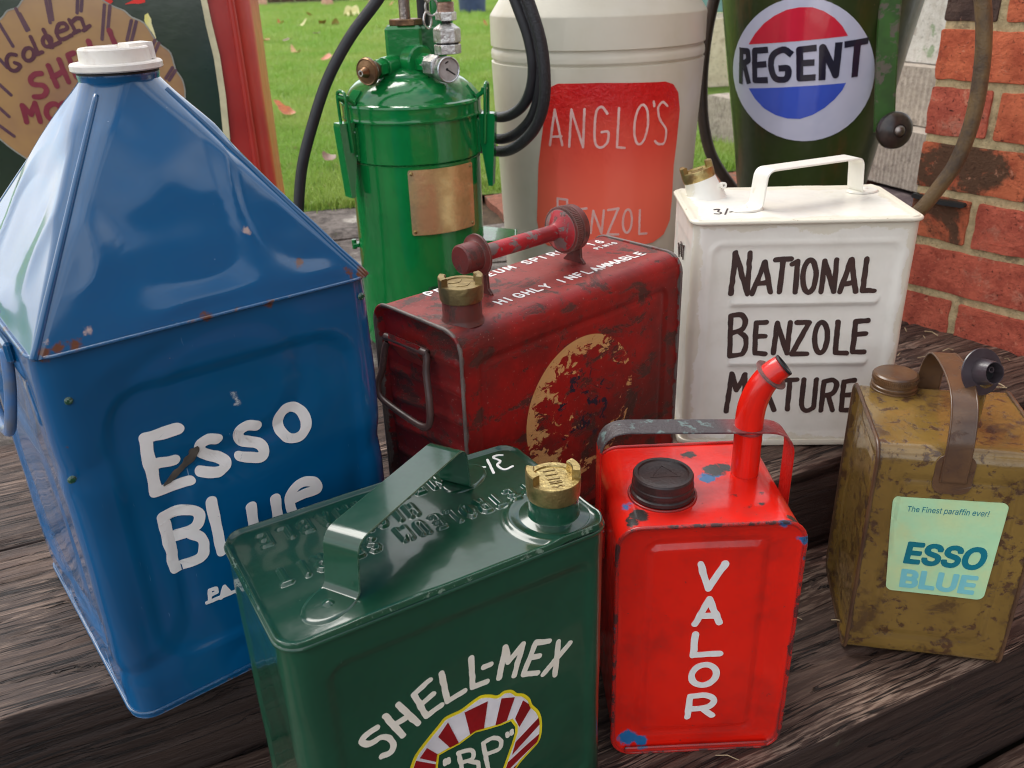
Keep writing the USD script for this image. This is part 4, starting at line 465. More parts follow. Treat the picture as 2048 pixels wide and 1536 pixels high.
for r_ in range(4):
    s = -2.4 + .13 * r_
    while s < 2.6:
        w = RNG.uniform(.34, .56); n0 = LE - .004 - .29 * (r_ + .5); c = LU * (s + w / 2) + LN * n0
        if r_ == 0 and s > .42: w = .215
        if np.dot(c, SN) > 1.06:
            m = slab(w - .014, .278 if not (r_ == 0 and s > .42) else .27, .05, k); k += 1
            m.apply_transform(trimesh.transformations.rotation_matrix(LA, [0, 0, 1])); m.apply_translation(c + np.array([0, 0, UP - .034]))
            part(pv, 'paver' if r_ == 0 and s > .42 else 'slab', m, m_paver if r_ == 0 and s > .42 else (m_pavedark if s > .75 else m_pave), 30)
        s += w
lawn = struct('lawn'); lw = plane(-40, 40, 0, 30, 0, 60); V = np.array(lw.vertices); V[:, 2] = .02 * (fbm(V * .5, 3, 2) - .5) * ss(V[:, 1], 0, 2) - .012
W_ = V[:, :1] * LU + V[:, 1:2] * LN + LN * (LE - .02) + np.array([0, 0, UP]) + V[:, 2:] * np.array([0, 0, 1.]); part(lawn, 'turf', TM(W_, lw.faces), m_lawn, True)
# brick pier
wall = thing('brick_pier', 'red and orange brick pier with sandy mortar at the right edge', 'brick wall', WC + np.array([0, 0, 0.]), WA)
# local frame: x along the face, y into the wall (face at y = 0), z up
ROW, BH, JT = .075, .0635, .0115
def brick(x0, x1, z0, seed, dk):
    w, h, d = x1 - x0, BH, .1025; nx = max(4, int(w / .009)); m = trimesh.creation.box((w, d, h))
    P, N = rrect(w, h, .003, .008, 3); rings = []
    ins = [(0, .05), (0, .0012), (.0006, .0), (.003, -.0003), (.012, -.0005)]
    V = []; 
    for i_, dpt in ins: V.append(np.stack([P[:, 0] * (1 - 2 * i_ / w), np.full(len(P), dpt), P[:, 1] * (1 - 2 * i_ / h)], -1))
    for s_ in (.66, .33): V.append(np.stack([P[:, 0] * s_, np.full(len(P), -.0006), P[:, 1] * s_], -1))
    V = np.vstack(V); L_ = len(P); j = np.arange(L_); j2 = (j + 1) % L_; f = []
    for r in range(len(ins) + 1):
        a, b_ = r * L_, (r + 1) * L_; f += [np.stack([a + j, a + j2, b_ + j2], 1), np.stack([a + j, b_ + j2, b_ + j], 1)]
    c = len(V); V = np.vstack([V, [[0, -.0006, 0]]]); a = (len(ins) + 1) * L_; f.append(np.stack([a + j, a + j2, np.full(L_, c)], 1))
    Q = V * 60 + seed * 5.3; V = V + (np.stack([noise(Q, 1), noise(Q, 2), noise(Q, 3)], -1) - .5) * np.array([.0036, .002, .0036]) + np.array([0, dk, 0])
    V[:, 1] += (noise(V * 25 + seed, 8) - .5) * .002
    t_ = np.random.default_rng(seed).uniform(-.012, .012); V[:, 2] += V[:, 0] * t_
    m = TM(V + np.array([(x0 + x1) / 2, 0, z0 + BH / 2]), np.vstack(f)); return m
ZJ = .543
rows = list(range(-7, 7)); sd_ = 0; wtmp = []
PAT = {0: 's', 1: 'h', 2: 's', 3: 'h', 4: 's', 5: 'h', -1: 'h'}
for r in rows:
    zt = ZJ - r * ROW - JT / 2; z0 = zt - BH
    kind = PAT.get(r, 'h' if r % 2 else 's'); x = 0.0; first = True
    while x < .78:
        w = .1025 if (kind == 'h' and first) else .215
        if first and kind == 'h': w = .092
        if r == -1 and first: w = .078
        sd_ += 1
        mt = BRK[[0, 1, 0, 1, 3, 0, 1, 0][(sd_ * 5 + r) % 8]]
        if r == -1 and first: mt = BRK[2]
        if r == 3 and first or (r == 2 and first): mt = BRK[3]
        if r == 1 and first: mt = BRK[1]
        if r == 0: mt = BRK[0]
        if r in (4, 5) : mt = BRK[1]
        part(wall, 'brick', brick(x + (0 if first else JT / 2), x + w - JT / 2, z0, sd_, RNG.uniform(-.0015, .0015)), mt, 40); x += w; first = False
core = trimesh.creation.box((.80, .30, 1.2)); core.apply_translation((.402, .1545, .5)); X_, Z_ = np.meshgrid(np.linspace(.004, .8, 200), np.linspace(0, 1.05, 260), indexing='ij')
Q = np.stack([X_.ravel(), 0 * X_.ravel(), Z_.ravel()], -1); Q[:, 1] = .0036 + (fbm(Q * 120, 3, 4) - .5) * .0024; part(wall, 'mortar', [TM(Q, gridf(200, 260)[:, ::-1]), core], m_mortar, True)
# black strip of damp-proof slate lying in a joint
st = LineString([(.004, .0), (.05, -.003), (.078, -.002)]).buffer(.0032)
dp = trimesh.creation.extrude_polygon(st, .02); dp.apply_transform(trimesh.transformations.rotation_matrix(PI / 2, [1, 0, 0])); dp.apply_translation((0, .012, ZJ - 4 * ROW + .066)); part(wall, 'slate_strip', dp, m_black, 40)
# pale concrete steps behind the pier
RA_ = math.atan2(-.135, .057); stp = thing('concrete_steps', 'pale grooved concrete steps behind the brick pier', 'steps', (.939, 2.221, UP), RA_)
def fluted(w, d, h, x0, y0, z0, pitch, amp, seed):
    nx, nz = int(w / .004), 14; X_, Z_ = np.meshgrid(np.linspace(0, w, nx), np.linspace(0, h, nz), indexing='ij'); n_ = amp * (np.abs(((X_ / pitch) % 1) - .5) * 2 - .5) + .004 * (fbm(np.stack([X_.ravel(), 0 * X_.ravel(), Z_.ravel()], -1) * 22 + seed, 3, 2).reshape(X_.shape) - .5)
    F_ = np.stack([X_ + x0, y0 - n_ * ss(h - Z_, 0, .012), Z_ + z0], -1).reshape(-1, 3); Y_ = np.linspace(0, d, 8); XT, YT = np.meshgrid(np.linspace(0, w, nx), Y_, indexing='ij')
    T_ = np.stack([XT + x0, YT + y0, np.full_like(XT, z0 + h) + .006 * (fbm(np.stack([XT.ravel(), YT.ravel(), 0 * XT.ravel()], -1) * 18 + seed, 3, 7).reshape(XT.shape) - .5) - .003], -1).reshape(-1, 3)
    b_ = trimesh.creation.box((w, d - .02, h - .012)); b_.apply_translation((x0 + w / 2, y0 + d / 2 + .008, z0 + h / 2 - .008)); return [TM(F_, gridf(nx, nz)), TM(T_, gridf(nx, 8)), b_]
part(stp, 'lower_step', fluted(1.3, .30, .136, -.75, 0, 0, .012, .004, 1), m_step, 40); part(stp, 'middle_step', fluted(1.3, .30, .136, -.70, .078, .136, .016, .0025, 2), m_step, 40); part(stp, 'upper_step', fluted(1.3, .9, .16, -.70, .15, .272, .3, .0, 3), m_stepw, 40)
# far low wall and teal board seen between churn and pump
fw = thing('low_wall', 'pale rendered low garden wall beyond the lawn, behind the olive green pump', 'wall', (1.05, 4.25, UP), .1)
w_ = trimesh.creation.box((2.2, .3, .30)).subdivide().subdivide().subdivide(); V = np.array(w_.vertices); V += (np.stack([noise(V * 6, 1), noise(V * 6, 2), noise(V * 6, 3)], -1) - .5) * .02; V[:, 2] += .14; V[:, 1] += .15; V[:, 0] += .75; part(fw, 'rendered_block', TM(V, w_.faces), m_render, 40)
tb = thing('painted_board', 'teal painted board standing on the pale low wall', 'board', (1.05, 4.40, UP + .30), .1); part(tb, 'panel', bbox(2.0, .03, .8, .004, (.75, .1, .4)), m_tealb); part(tb, 'rail', bbox(2.0, .05, .06, .004, (.75, .06, .75)), m_tealb)
# far end of the garden
fence = thing('garden_fence', 'brown timber fence across the far end of the lawn', 'fence', (-2, 20.5, UP), .05)
for i in range(40): part(fence, 'board', bbox(.28, .02, 1.7, .003, (-6 + i * .29, (i % 2) * .015, .85)), m_post if i % 7 == 3 else m_soil)
for q in ((-6.3, 20.0), (-3.2, 17.7), (-2.35, 17.9), (-4.6, 18.4)):
    t = thing('timber_post', {-6.3: 'far left pale timber post at the lawn end', -3.2: 'pale timber post flared at its foot at the end of the lawn', -2.35: 'post at the lawn end, just left of the pump hose', -4.6: 'post at the lawn end beside the red cabinet edge'}[q[0]], 'post', (q[0], q[1], UP)); part(t, 'shaft', lathe([(0, 0), (.13, 0), (.09, .10), (.06, .3), (.055, 1.3), (0, 1.3)], 14), m_post)
bn = thing('garden_bin', 'navy blue tub at the far end of the lawn, left of the churn', 'bin', (-.355, 12.4, UP)); part(bn, 'tub', lathe([(0, 0), (.15, 0), (.17, .02), (.2, .5), (.21, .5), (.21, .54), (.19, .54), (.16, .06), (0, .05)], 28), m_bin); part(bn, 'rim', lathe([(.205, .52), (.222, .52), (.222, .55), (.205, .55), (.205, .52)], 28), m_bin)
# grass: tufts on the near lawn, instanced
def tuft(seed, n, h, spread):
    r = np.random.default_rng(seed); V, F_ = [], []
    for i in range(n):
        a, l = r.uniform(0, 2 * PI), h * r.uniform(.5, 1.15); b0 = np.array([*(r.normal(0, spread, 2)), 0]); d = np.array([math.cos(a), math.sin(a), 0]); sd2 = np.array([-d[1], d[0], 0]); w = r.uniform(.0010, .0019) * (h / .035) ** .5; ln = r.uniform(.15, .9)
        k0 = len(V)
        for t in (0, .5, 1): 
            c = b0 + np.array([0, 0, l * t * (1 - .3 * ln * t)]) + d * l * ln * t * t * .7; ww = w * (1 - .85 * t)
            V += [c - sd2 * ww, c + sd2 * ww]
        F_ += [(k0, k0 + 1, k0 + 3), (k0, k0 + 3, k0 + 2), (k0 + 2, k0 + 3, k0 + 5), (k0 + 2, k0 + 5, k0 + 4)]
    return TM(V, F_)
gi = UsdGeom.PointInstancer.Define(stage, '/World/grass'); data(gi.GetPrim(), kind='stuff', label='short green lawn grass', category='grass')
protos = []
for i in range(5):
    pp = '/World/grass/tuft_%03d' % i; usdkit.mesh(stage, pp, tuft(i, 46, .034, .022), m_blade); protos.append(Sdf.Path(pp))
pts, sc_, idx, ori = [], [], [], []
def scatter(n, d0, d1, s0, s1):
    for _ in range(n):
        dd = math.sqrt(RNG.uniform(d0 * d0, d1 * d1)); az = RNG.uniform(-.40, .36); x, y = dd * math.sin(az), dd * math.cos(az)
        if np.dot(LN, [x, y, 0]) < LE - .008: continue
        if y > 3.95 and x > .25 + .0 * y and y < 5: continue
        if np.dot(np.array([x, y]) - np.array([.939, 2.221]), [math.sin(RA_), -math.cos(RA_)]) < .02 and x > .5 : continue
        pts.append(Gf.Vec3f(x, y, UP - .012)); s = RNG.uniform(s0, s1); sc_.append(Gf.Vec3f(s, s, s * RNG.uniform(.8, 1.2))); idx.append(int(RNG.integers(5))); a = RNG.uniform(0, PI); ori.append(Gf.Quath(math.cos(a), 0, 0, math.sin(a)))
scatter(6500, 2.15, 4.0, .8, 1.2); scatter(6500, 4.0, 8.0, 1.0, 1.5); scatter(6500, 8, 19, 1.5, 2.4)
gi.CreatePrototypesRel().SetTargets(protos); gi.CreatePositionsAttr(pts); gi.CreateScalesAttr(sc_); gi.CreateProtoIndicesAttr(idx); gi.CreateOrientationsAttr(ori)
# fallen leaves
LV = [(-2.0, 7.93, 0, 1.2), (-1.76, 7.73, 3, 1.2), (-1.96, 10.46, 0, 1.5), (-1.81, 10.38, 1, 1.5), (-2.17, 10.31, 2, 1.3), (-2.56, 11.0, 0, 1.1), (-1.92, 12.29, 2, 3.4), (-1.67, 8.55, 3, 1.1), (-1.11, 5.93, 0, 1.1), (-.87, 3.62, 0, 1.05), (-.91, 3.45, 2, .7), (-.12, 9.21, 0, 1.2), (-.32, 6.9, 0, .8), (.72, 2.88, 1, .5), (-.51, 2.57, 3, .7), (-2.55, 12.7, 0, 1.2), (-1.78, 15.4, 0, 1.6), (-1.48, 6.7, 1, 1.0), (-2.1, 8.0, 1, 1.0)]
LL = ['orange', 'tan', 'pale yellow', 'dark brown']
LWHERE = ['on the grass right of the red cabinet edge', 'lying right beside an orange leaf near the red cabinet', 'in the middle of the far lawn', 'beside the middle orange leaf on the far lawn', 'on the far lawn left of the middle orange leaf', 'far up the lawn, left of centre', 'largest leaf, at the upper lawn beside the pump hose', 'below the middle leaves of the far lawn', 'half behind the black pump hose', 'largest orange leaf, nearest on the lawn, left of the hose', 'small, tucked against the nearest orange leaf', 'between the pump fittings and the churn shoulder', 'beside the pressure gauge, close to the green lever', 'in the grass between churn and olive pump', 'just behind the hose, left of the pump latch', 'top left of the lawn', 'top of the lawn, beside the pump hose top', 'mid lawn, below the dark brown pair', 'left of the orange leaf near the cabinet edge']
for i, (x, y, c, s) in enumerate(LV):
    t = thing('fallen_leaf', '%s fallen leaf %s' % (LL[c], LWHERE[i]), 'leaf', (x, y, UP + .022), RNG.uniform(0, 6))
    a = np.linspace(0, 2 * PI, 18, endpoint=False); rr_ = .043 * s * (1 + .22 * np.cos(3 * a + i) + .1 * np.cos(7 * a)); R_, A_ = np.meshgrid(np.linspace(0, 1, 5), a); Xx = R_ * np.cos(A_) * rr_[:, None]; Yy = R_ * np.sin(A_) * rr_[:, None] * .62
    V = np.stack([Xx.ravel(), Yy.ravel(), (9 * Xx ** 2 / s + 7 * Yy * Yy / s - .25 * Xx + .012 * s * np.sin(i + 40 * Xx)).ravel() + .006], -1); part(t, 'blade', TM(V, gridf(18, 5, True)), LEAFM[c], True)

# unseen house, added right of the camera for the glossy cans to mirror
hs = thing('brick_house', 'added unseen brown brick house with a slate roof, right of the camera beyond the pier', 'house', (2.4, -1.2, -.27), 0.)
def bx_(x0, x1, y0, y1, z0, z1): m = trimesh.creation.box((x1 - x0, y1 - y0, z1 - z0)); m.apply_translation(((x0 + x1) / 2, (y0 + y1) / 2, (z0 + z1) / 2)); return m
m_hbrick = sand('house_brick', lin(120, 76, 58), lin(96, 60, 48), lin(84, 58, 50), 12, .4); m_slate = sand('roof_slate', lin(74, 74, 80), lin(58, 58, 64), lin(88, 86, 88), 8, .5); m_pane = paint('window_pane', lin(30, 34, 40), None, .06); m_frame = paint('window_frame', lin(200, 198, 190), None, .4)
part(hs, 'wall', trimesh.convex.convex_hull(np.array([(x, y, z) for x in (0, 7) for y, z in ((-6, 0), (1.6, 0), (-6, 3.6), (1.6, 3.6), (-2.2, 6.4))])), m_hbrick, False)
part(hs, 'roof', [trimesh.convex.convex_hull(np.array([(x, y, z) for x in (-.18, 7.2) for y, z in ((-2.2, 6.42), (-2.2, 6.54), (s_ * 4.1 - 2.2, 3.38), (s_ * 4.1 - 2.2, 3.5))])) for s_ in (-1, 1)], m_slate, False)
part(part(hs, 'chimney', bx_(3.2, 4.0, -2.7, -1.9, 5.9, 7.6), m_hbrick, False), 'pot', lathe([(0, 0), (.13, 0), (.11, .4), (0, .4)], 20).apply_translation((3.6, -2.3, 7.6)), m_hbrick)
for y, z in ((-4.2, .95), (-.2, .95), (-2.2, 3.3)):
    w_ = part(hs, 'window', bx_(-.05, .02, y - .75, y + .75, z, z + 1.3), m_frame, False)
    for s_ in (-1, 1): part(w_, 'pane', bx_(-.06, -.051, y + s_ * .36 - .30, y + s_ * .36 + .30, z + .08, z + 1.22), m_pane, False)
dr = part(hs, 'door', bx_(-.06, .02, -2.5, -1.55, 0, 2.1), paint('door_paint', lin(30, 60, 50), None, .3), False); part(dr, 'handle', bx_(-.10, -.062, -2.42, -2.3, 1.0, 1.03), m_chrome, False)
# dry grass scraps lying on the sleepers by the wall
sb = struct('straw_scraps', 'stuff'); data(sb, label='dry grass scraps on the sleepers beside the brick pier', category='straw'); ms = []
for i in range(110):
    n_, s_ = RNG.uniform(.64, 1.14), RNG.uniform(.70, 1.12); 
    if i > 95: n_, s_ = RNG.uniform(.42, .62), RNG.uniform(.2, .6)
    c = SU * s_ + SN * n_; z = UP if n_ > .63 else 0.
    if np.dot(c - WC, WN) < .01: continue
    a, l = RNG.uniform(0, 6.28), RNG.uniform(.008, .026); d_ = np.array([math.cos(a), math.sin(a), 0]) * l
    ms.append(tube([c + [0, 0, z + .0025], c + d_ * .5 + [0, 0, z + RNG.uniform(.003, .006)], c + d_ + [0, 0, z + .0025]], RNG.uniform(.0004, .0008), 4))
part(sb, 'scraps', ms, paint('straw', lin(190, 172, 136), lin(150, 132, 100), .6, 60), False)
# ------------------------------------------------------------------ helpers for the cans
def frontmap(D, disp=None):
    def f(a, b_, o):
        P = np.stack([a, np.full_like(a, -D / 2), b_], -1); d = disp(P, np.tile([0, -1., 0], (len(a), 1))) if disp else 0
        return np.stack([a, -D / 2 - d - o, b_], -1)
    return f
def topmap(H, hf=None): return lambda a, b_, o: np.stack([a, b_, H + o + (hf(a, b_) if hf is not None else 0)], -1)
def letters(t, key, names, mapf, mat, scale=1., edge=None, label=None, th=.00045, lift=-.0001, name='lettering'):
    gs = [strokes(TR[key][n]['s'], TR[key][n]['w'] * scale, n, seed=i + 1) for i, n in enumerate(names)]
    part(t, name, decal(unary_union(gs), mapf, th, edge, lift), mat, 40, label)
def loop3(a, b_, r, z, step=.004, axis='z', sh=(0, 0, 0)):
    P, N = rrect(a, b_, r, step); return AX[axis](P[:, 0], P[:, 1], np.full(len(P), float(z))) + np.array(sh)
def brass_cap(t, loc, r, h, lug, zdir=(0, 0, 1), text=None, mat=None, name='cap', rot=0.):
    mat = mat or m_brass
    m = lathe([(0, 0), (r * .97, 0), (r, .0015), (r * 1.03, h * .55), (r * 1.03, h - .0012), (r * 1.01, h), (r * .80, h), (r * .78, h - .0012), (0, h - .0012)], 56); ms = [m]
    for s in (0, PI):
        a = np.linspace(-.48, .48, 9) + lug + s; ri, ro = r * .70, r * 1.03; V = []
        for z_, sh in ((h - .002, 0), (h + .0048, .0), (h + .0062, .08)):
            V += [(q * math.cos(x * 1), q * math.sin(x), z_) for x in a[1:-1] if True for q in (ri + r * sh, ro - r * sh)]
        V += [(q * math.cos(x), q * math.sin(x), z_) for x in (a[0], a[-1]) for q in (ri, ro) for z_ in (h - .002, h + .0035)]
        # a lug is a curved block: build it as hulls of short wedges
        for x0, x1 in zip(a[:-1], a[1:]):
            W = [(q * math.cos(x), q * math.sin(x), z_) for x in (x0, x1) for q, z_ in ((ri, h - .002), (ro, h - .002), (ri + .0008, h + .0072), (ro - .0008, h + .0072), (ri, h + .0062), (ro, h + .0062))]
            ms.append(trimesh.convex.convex_hull(np.array(W)))
    P_ = part(t, name, place(trimesh.util.concatenate(ms), loc, zdir, rot), mat, 35)
    if text:
        ln = textlines(text, -.0135 * (r / .02) * 1.0, -.0042, .0085, .0058, .42); gm = strokes(ln, .0011, 'S', jit=.05)
        gm = affinity.rotate(gm, math.degrees(lug + PI / 2) + 0, origin=(0, 0)) if text == 'SHELL' else gm
        part(P_, 'raised_lettering', place(decal(gm, lambda a, b_, o: np.stack([a, b_, h - .0013 + o], -1), .0007), loc, zdir, rot), m_brass_old, 30)
    else:
        for q in (-1, 1): part(P_, 'raised_lettering', place(decal(strokes([[(r * .42 * math.cos(x) , q * r * .30 + .1 * r * math.sin(3 * x)) for x in np.linspace(2.6, .5, 8)]], .0014, 'x'), lambda a, b_, o: np.stack([a, b_, h - .0013 + o], -1), .0006), loc, zdir, rot), m_brass_old, 30)
    return P_
def strap_handle(t, A, B, H0, hh, w, th, mat, r=.016, name='handle', pads=True, mat2=None, padr=(.021, .013)):
    A, B = np.array(A, float), np.array(B, float); d = (B - A) / np.linalg.norm(B - A); nn = np.array([-d[1], d[0], 0])
    a3 = lambda q, z: np.array([q[0], q[1], H0 + z]); d3 = np.array([*d, 0])
    P = [a3(A, .001) - d3 * .012, a3(A, .0012) - d3 * .004, a3(A, .004), a3(A, hh) , a3(B, hh), a3(B, .004), a3(B, .0012) + d3 * .004, a3(B, .001) + d3 * .012]
    P[3] = P[3] + d3 * .004; P[4] = P[4] - d3 * .004
    Q = np.vstack([fillet(P[:3] + [P[3]], .006, 4)[:-1], fillet([P[2], P[3], P[4], P[5]], r, 9)[1:-1], fillet([P[4], P[5], P[6], P[7]], .006, 4)[1:]])
    hd = part(t, name, ribbon(Q, w, th, nn), mat, 40)
    if pads:
        for q, s in ((A, -1), (B, 1)):
            c = a3(q, 0) + s * d3 * .012; m = lathe([(0, .0022), (.8, .0022), (.93, .0018), (1, 0), (0, 0)], 36); m.vertices[:, 0] *= padr[0]; m.vertices[:, 1] *= padr[1]; m = place(m, c, None, math.atan2(d[1], d[0])); part(t, 'handle_foot', m, mat, 40)
            part(t, 'rivet', place(lathe([(0, .0042), (.0025, .0038), (.0042, .0022), (.0044, .0), (0, 0)], 20), c + s * d3 * .003), mat2 or mat, 40)
    return hd
# ------------------------------------------------------------------ 1 blue pyramid can
W, D, H = .2411, .27, .3078
t = thing('blue_pyramid_can', 'large blue pyramid-topped can with white painted letters and white screw cap', 'oil can', (-.2848, .6774, UP), .6598)
def dblue(P, N):
    x, y, z = P.T; fr = ss(-N[:, 1], .6, .95); sd_ = sdbox(x - .004, z - .157, .0935, .115, .032)
    d = -.0028 * ss(-sd_, -.003, .004) * fr
    lf = ss(-N[:, 0], .6, .95); sl = sdbox(y, z - .157, .105, .115, .032); d += -.0026 * ss(-sl, -.003, .004) * lf
    d += lf * -.006 * np.exp(-((y - .03) ** 2 / .0016 + (z - .245) ** 2 / .002))
    d += ((fbm(P * 9, 3, 4) - .5) * .005 + .0035 * (np.abs(noise(P * 13, 77) - .5) < .5) * (np.minimum(np.abs(noise(P * 8, 78) - .5), .08) - .04) / .04 * .3) * ss(z, .0, .03) * ss(H - z, 0, .02) - .0022 * np.exp(-((x + .096) ** 2 / .00016 + (z - .075) ** 2 / .0014)) * fr
    d += -.0004 * (np.abs(np.sin(z * 260 + 9 * noise(P * 30, 3))) ** 3) * lf * ss(z, .15, .02)
    return d
body = part(t, 'body', can_body(W, D, H, .018, 'z', dblue, step=.0035), m_blue, True)
part(body, 'bottom_rim', sweep(loop3(W + .0005, D + .0005, .0185, .0055), circ(.0014, 8), True), m_blue, True)
part(body, 'eave_seam', sweep(loop3(W + .0015, D + .0015, .016, H), [(-.0012, 0), (-.0006, -.0014), (.0010, -.0012), (.0014, .0003), (0, .0014)], True, up=(0, 0, 1)), m_blue, True)
def pyramid():
    K = 60; n_ = 240; rings = []
    for i in range(K + 1):
        s = i / K; z = H + .1465 * s; a, b_ = W * (1 - s) + .056 * s, D * (1 - s) + .056 * s; r = .006 + (.028 - .006) * s; a, b_ = max(a, 2 * r + 1e-4), max(b_, 2 * r + 1e-4)
        P, N = rrect(a, b_, r, 9, 16)
        # 4 corners of 16 points; fill straight runs evenly
        Q = []
        for c in range(4):
            Q += list(P[c * 16:(c + 1) * 16]); p0, p1 = P[c * 16 + 15], P[((c + 1) % 4) * 16]
            Q += [p0 + (p1 - p0) * k_ / 44 for k_ in range(1, 44)]
        Q = np.array(Q); V = np.c_[Q, np.full(len(Q), z)]
        V[:, 0] += .004 * s
        rad = V[:, :2] / (np.linalg.norm(V[:, :2], axis=1, keepdims=True) + 1e-9); V[:, :2] += rad * (((fbm(V * 10, 3, 8) - .5) * .008 + (.0022 - np.minimum(np.abs(noise(V * 11, 31) - .52), .10) * .022)) * ss(s, 0, .08) * ss(1 - s, 0, .2) * ss(np.abs(np.abs(V[:, 0] - .004 * s) / (a / 2) - np.abs(V[:, 1]) / (b_ / 2)), .03, .3))[:, None]
        rings.append(V)
    n_ = len(rings[0]); V = np.stack(rings, 1).reshape(-1, 3); return TM(V, gridf(n_, K + 1, True))
py = part(t, 'pyramid_top', pyramid(), m_blue, True)
for sx in (-1, 1):
    for sy in (-1, 1):
        hr = lambda s: .293 * (.006 + .022 * s); P = [np.array([sx * ((W * (1 - s) + .056 * s) / 2 - hr(s)) + .004 * s, sy * ((D * (1 - s) + .056 * s) / 2 - hr(s)), H + .1465 * s]) for s in np.linspace(.0, .95, 30)]
        part(py, 'hip_seam', tube(np.array(P) + (noise(np.array(P) * 40, 2)[:, None] - .5) * .0012, .0027, 10, rad=1 - .25 * np.linspace(0, 1, 30)), m_blue, True)
zn = H + .1465
part(t, 'neck', lathe([(.0280, -.002), (.0283, .001), (.0287, .0025), (.0287, .0045), (0, .0045)], 56).apply_translation((.004, 0, zn)), m_blue, 40)
part(t, 'gasket', lathe([(0, .0), (.0285, 0), (.0285, .0022), (0, .0022)], 56).apply_translation((.004, 0, zn + .0045)), m_black, 40)
cap = [lathe([(0, 0), (.0385, 0), (.0400, .0012), (.0400, .0055), (.0388, .0070), (.031, .0072), (.0305, .018), (.0292, .0195), (.027, .0195), (.026, .012), (0, .012)], 64)]
lug = trimesh.convex.convex_hull(np.array([(x * sgn + .0, y, z) for sgn in (1,) for x, y, z in ((.010, -.0135, .0115), (.0325, -.0135, .0075), (.0325, .0135, .0075), (.010, .0135, .0115), (.010, -.0125, .0215), (.0315, -.0125, .0220), (.0325, -.0115, .021), (.0325, .0115, .021), (.0315, .0125, .0220), (.010, .0125, .0215))]))
cap.append(place(lug, (0, 0, 0), None, .1)); cap.append(bbox(.030, .012, .0085, .001, (-.012, 0, .0160)))
pc = part(t, 'screw_cap', [m.apply_scale(.80).apply_translation((.004, 0, zn + .0065)) for m in cap], m_plastic, 35)
ringP = [(-W / 2 - .002, -.042, .288), (-W / 2 - .006, -.044, .262), (-W / 2 - .012, -.038, .232), (-W / 2 - .014, -.022, .218), (-W / 2 - .014, .012, .216), (-W / 2 - .012, .036, .230), (-W / 2 - .006, .044, .262), (-W / 2 - .002, .042, .288)]
part(t, 'carrying_ring', tube(ringP, .0042, 10, sm=8), paint('blue_ring', (.06, .16, .36), (.14, .16, .2), .3, 40, edge=(lin(130, 120, 110), .002, .4, 80)), True)
part(t, 'ring_bracket', bbox(.006, .12, .016, .002, (-W / 2 - .002, 0, .290)), m_blue, 35)
for x, z in ((-.106, .276), (-.117, .221), (.111, .2935)): part(t, 'rivet', place(lathe([(0, .002), (.0018, .0016), (.003, .0), (0, -.001)], 16), (x, -D / 2, z), (0, -1, 0)), m_green, 40)
fb = frontmap(D, dblue)
letters(t, 'blue', ['E', 's1', 's2', 'o'], fb, m_letter, edge=.008, label='white hand-painted upper word'); letters(t, 'blue', ['B', 'l', 'u', 'e'], fb, m_letter, edge=.008, label='white hand-painted lower word'); letters(t, 'blue', ['P', 'A', 'R', 'line'], fb, m_letter, edge=.008, label='small underlined white lettering, mostly hidden')
sm = unary_union([Polygon([(-.0613, .1916), (-.0579, .1957), (-.0517, .2002), (-.0434, .2053), (-.0371, .2133), (-.033, .2138), (-.0333, .2084), (-.0371, .2041), (-.0432, .201), (-.0494, .1972), (-.0555, .1934)]).segmentize(.002)]); sm = Polygon(np.array(sm.exterior.coords)[:-1] + (np.stack([noise(np.c_[np.array(sm.exterior.coords)[:-1] * 400, np.zeros(len(sm.exterior.coords) - 1)], q) for q in (1, 2)], 1) - .5) * .0022).buffer(.0007)
part(t, 'scrape', decal(sm, fb, .0003, .006, .0005), paint('scraped_metal', lin(66, 62, 58), lin(92, 86, 78), .5, 90), 40, 'grey scrape between the letters')
# ------------------------------------------------------------------ 2 dark green can
W, D, H = .2451, .1429, .2644
t = thing('dark_green_can', 'dark green can with cream arched lettering and striped shell emblem, brass cap', 'petrol can', (-.0733, .5262, .0), .527)
def dgreen(P, N):
    x, y, z = P.T; fr = ss(np.abs(N[:, 1]), .6, .95); sd_ = sdbox(x - .004, z - .132, .1015, .108, .014); d = -.0022 * ss(-sd_, -.002, .004) * fr
    sl = sdbox(y, z - .132, .050, .108, .012); d += -.0018 * ss(-sl, -.002, .004) * ss(np.abs(N[:, 0]), .6, .95)
    d += (fbm(P * 12, 3, 14) - .5) * .0028 * ss(H - z, 0, .012)
    return d
part(t, 'body', can_body(W, D, H, .016, 'z', dgreen, step=.003), m_green, True)
def green_top(n=.0009):
    a, b_, rc = W + .002, D + .002, .017; nx, ny = int(a / n), int(b_ / n); w = lambda y: a / 2 - np.where(np.abs(y) > b_ / 2 - rc, rc - np.sqrt(np.maximum(rc * rc - (np.abs(y) - b_ / 2 + rc) ** 2, 0)), 0)
    ys = np.linspace(-b_ / 2, b_ / 2, ny); X = np.linspace(-1, 1, nx)[:, None] * w(ys)[None]; Y = np.tile(ys, (nx, 1)); return X, Y, nx, ny
ln = []
def upside(text, xs, yc, h, pitch, asp): 
    for st in textlines(text, 0, 0, h, pitch, asp): ln.append([(xs - p[0], yc + h / 2 - p[1]) for p in st])
upside('PETROLEUM SPIRIT', .097, .0005, .0162, .01285, .56); upside('HIGHLY', .010, .0245, .0145, .0125, .62); upside('INFLAMMABLE', .058, .0500, .0155, .0152, .66)
LN_S = ln
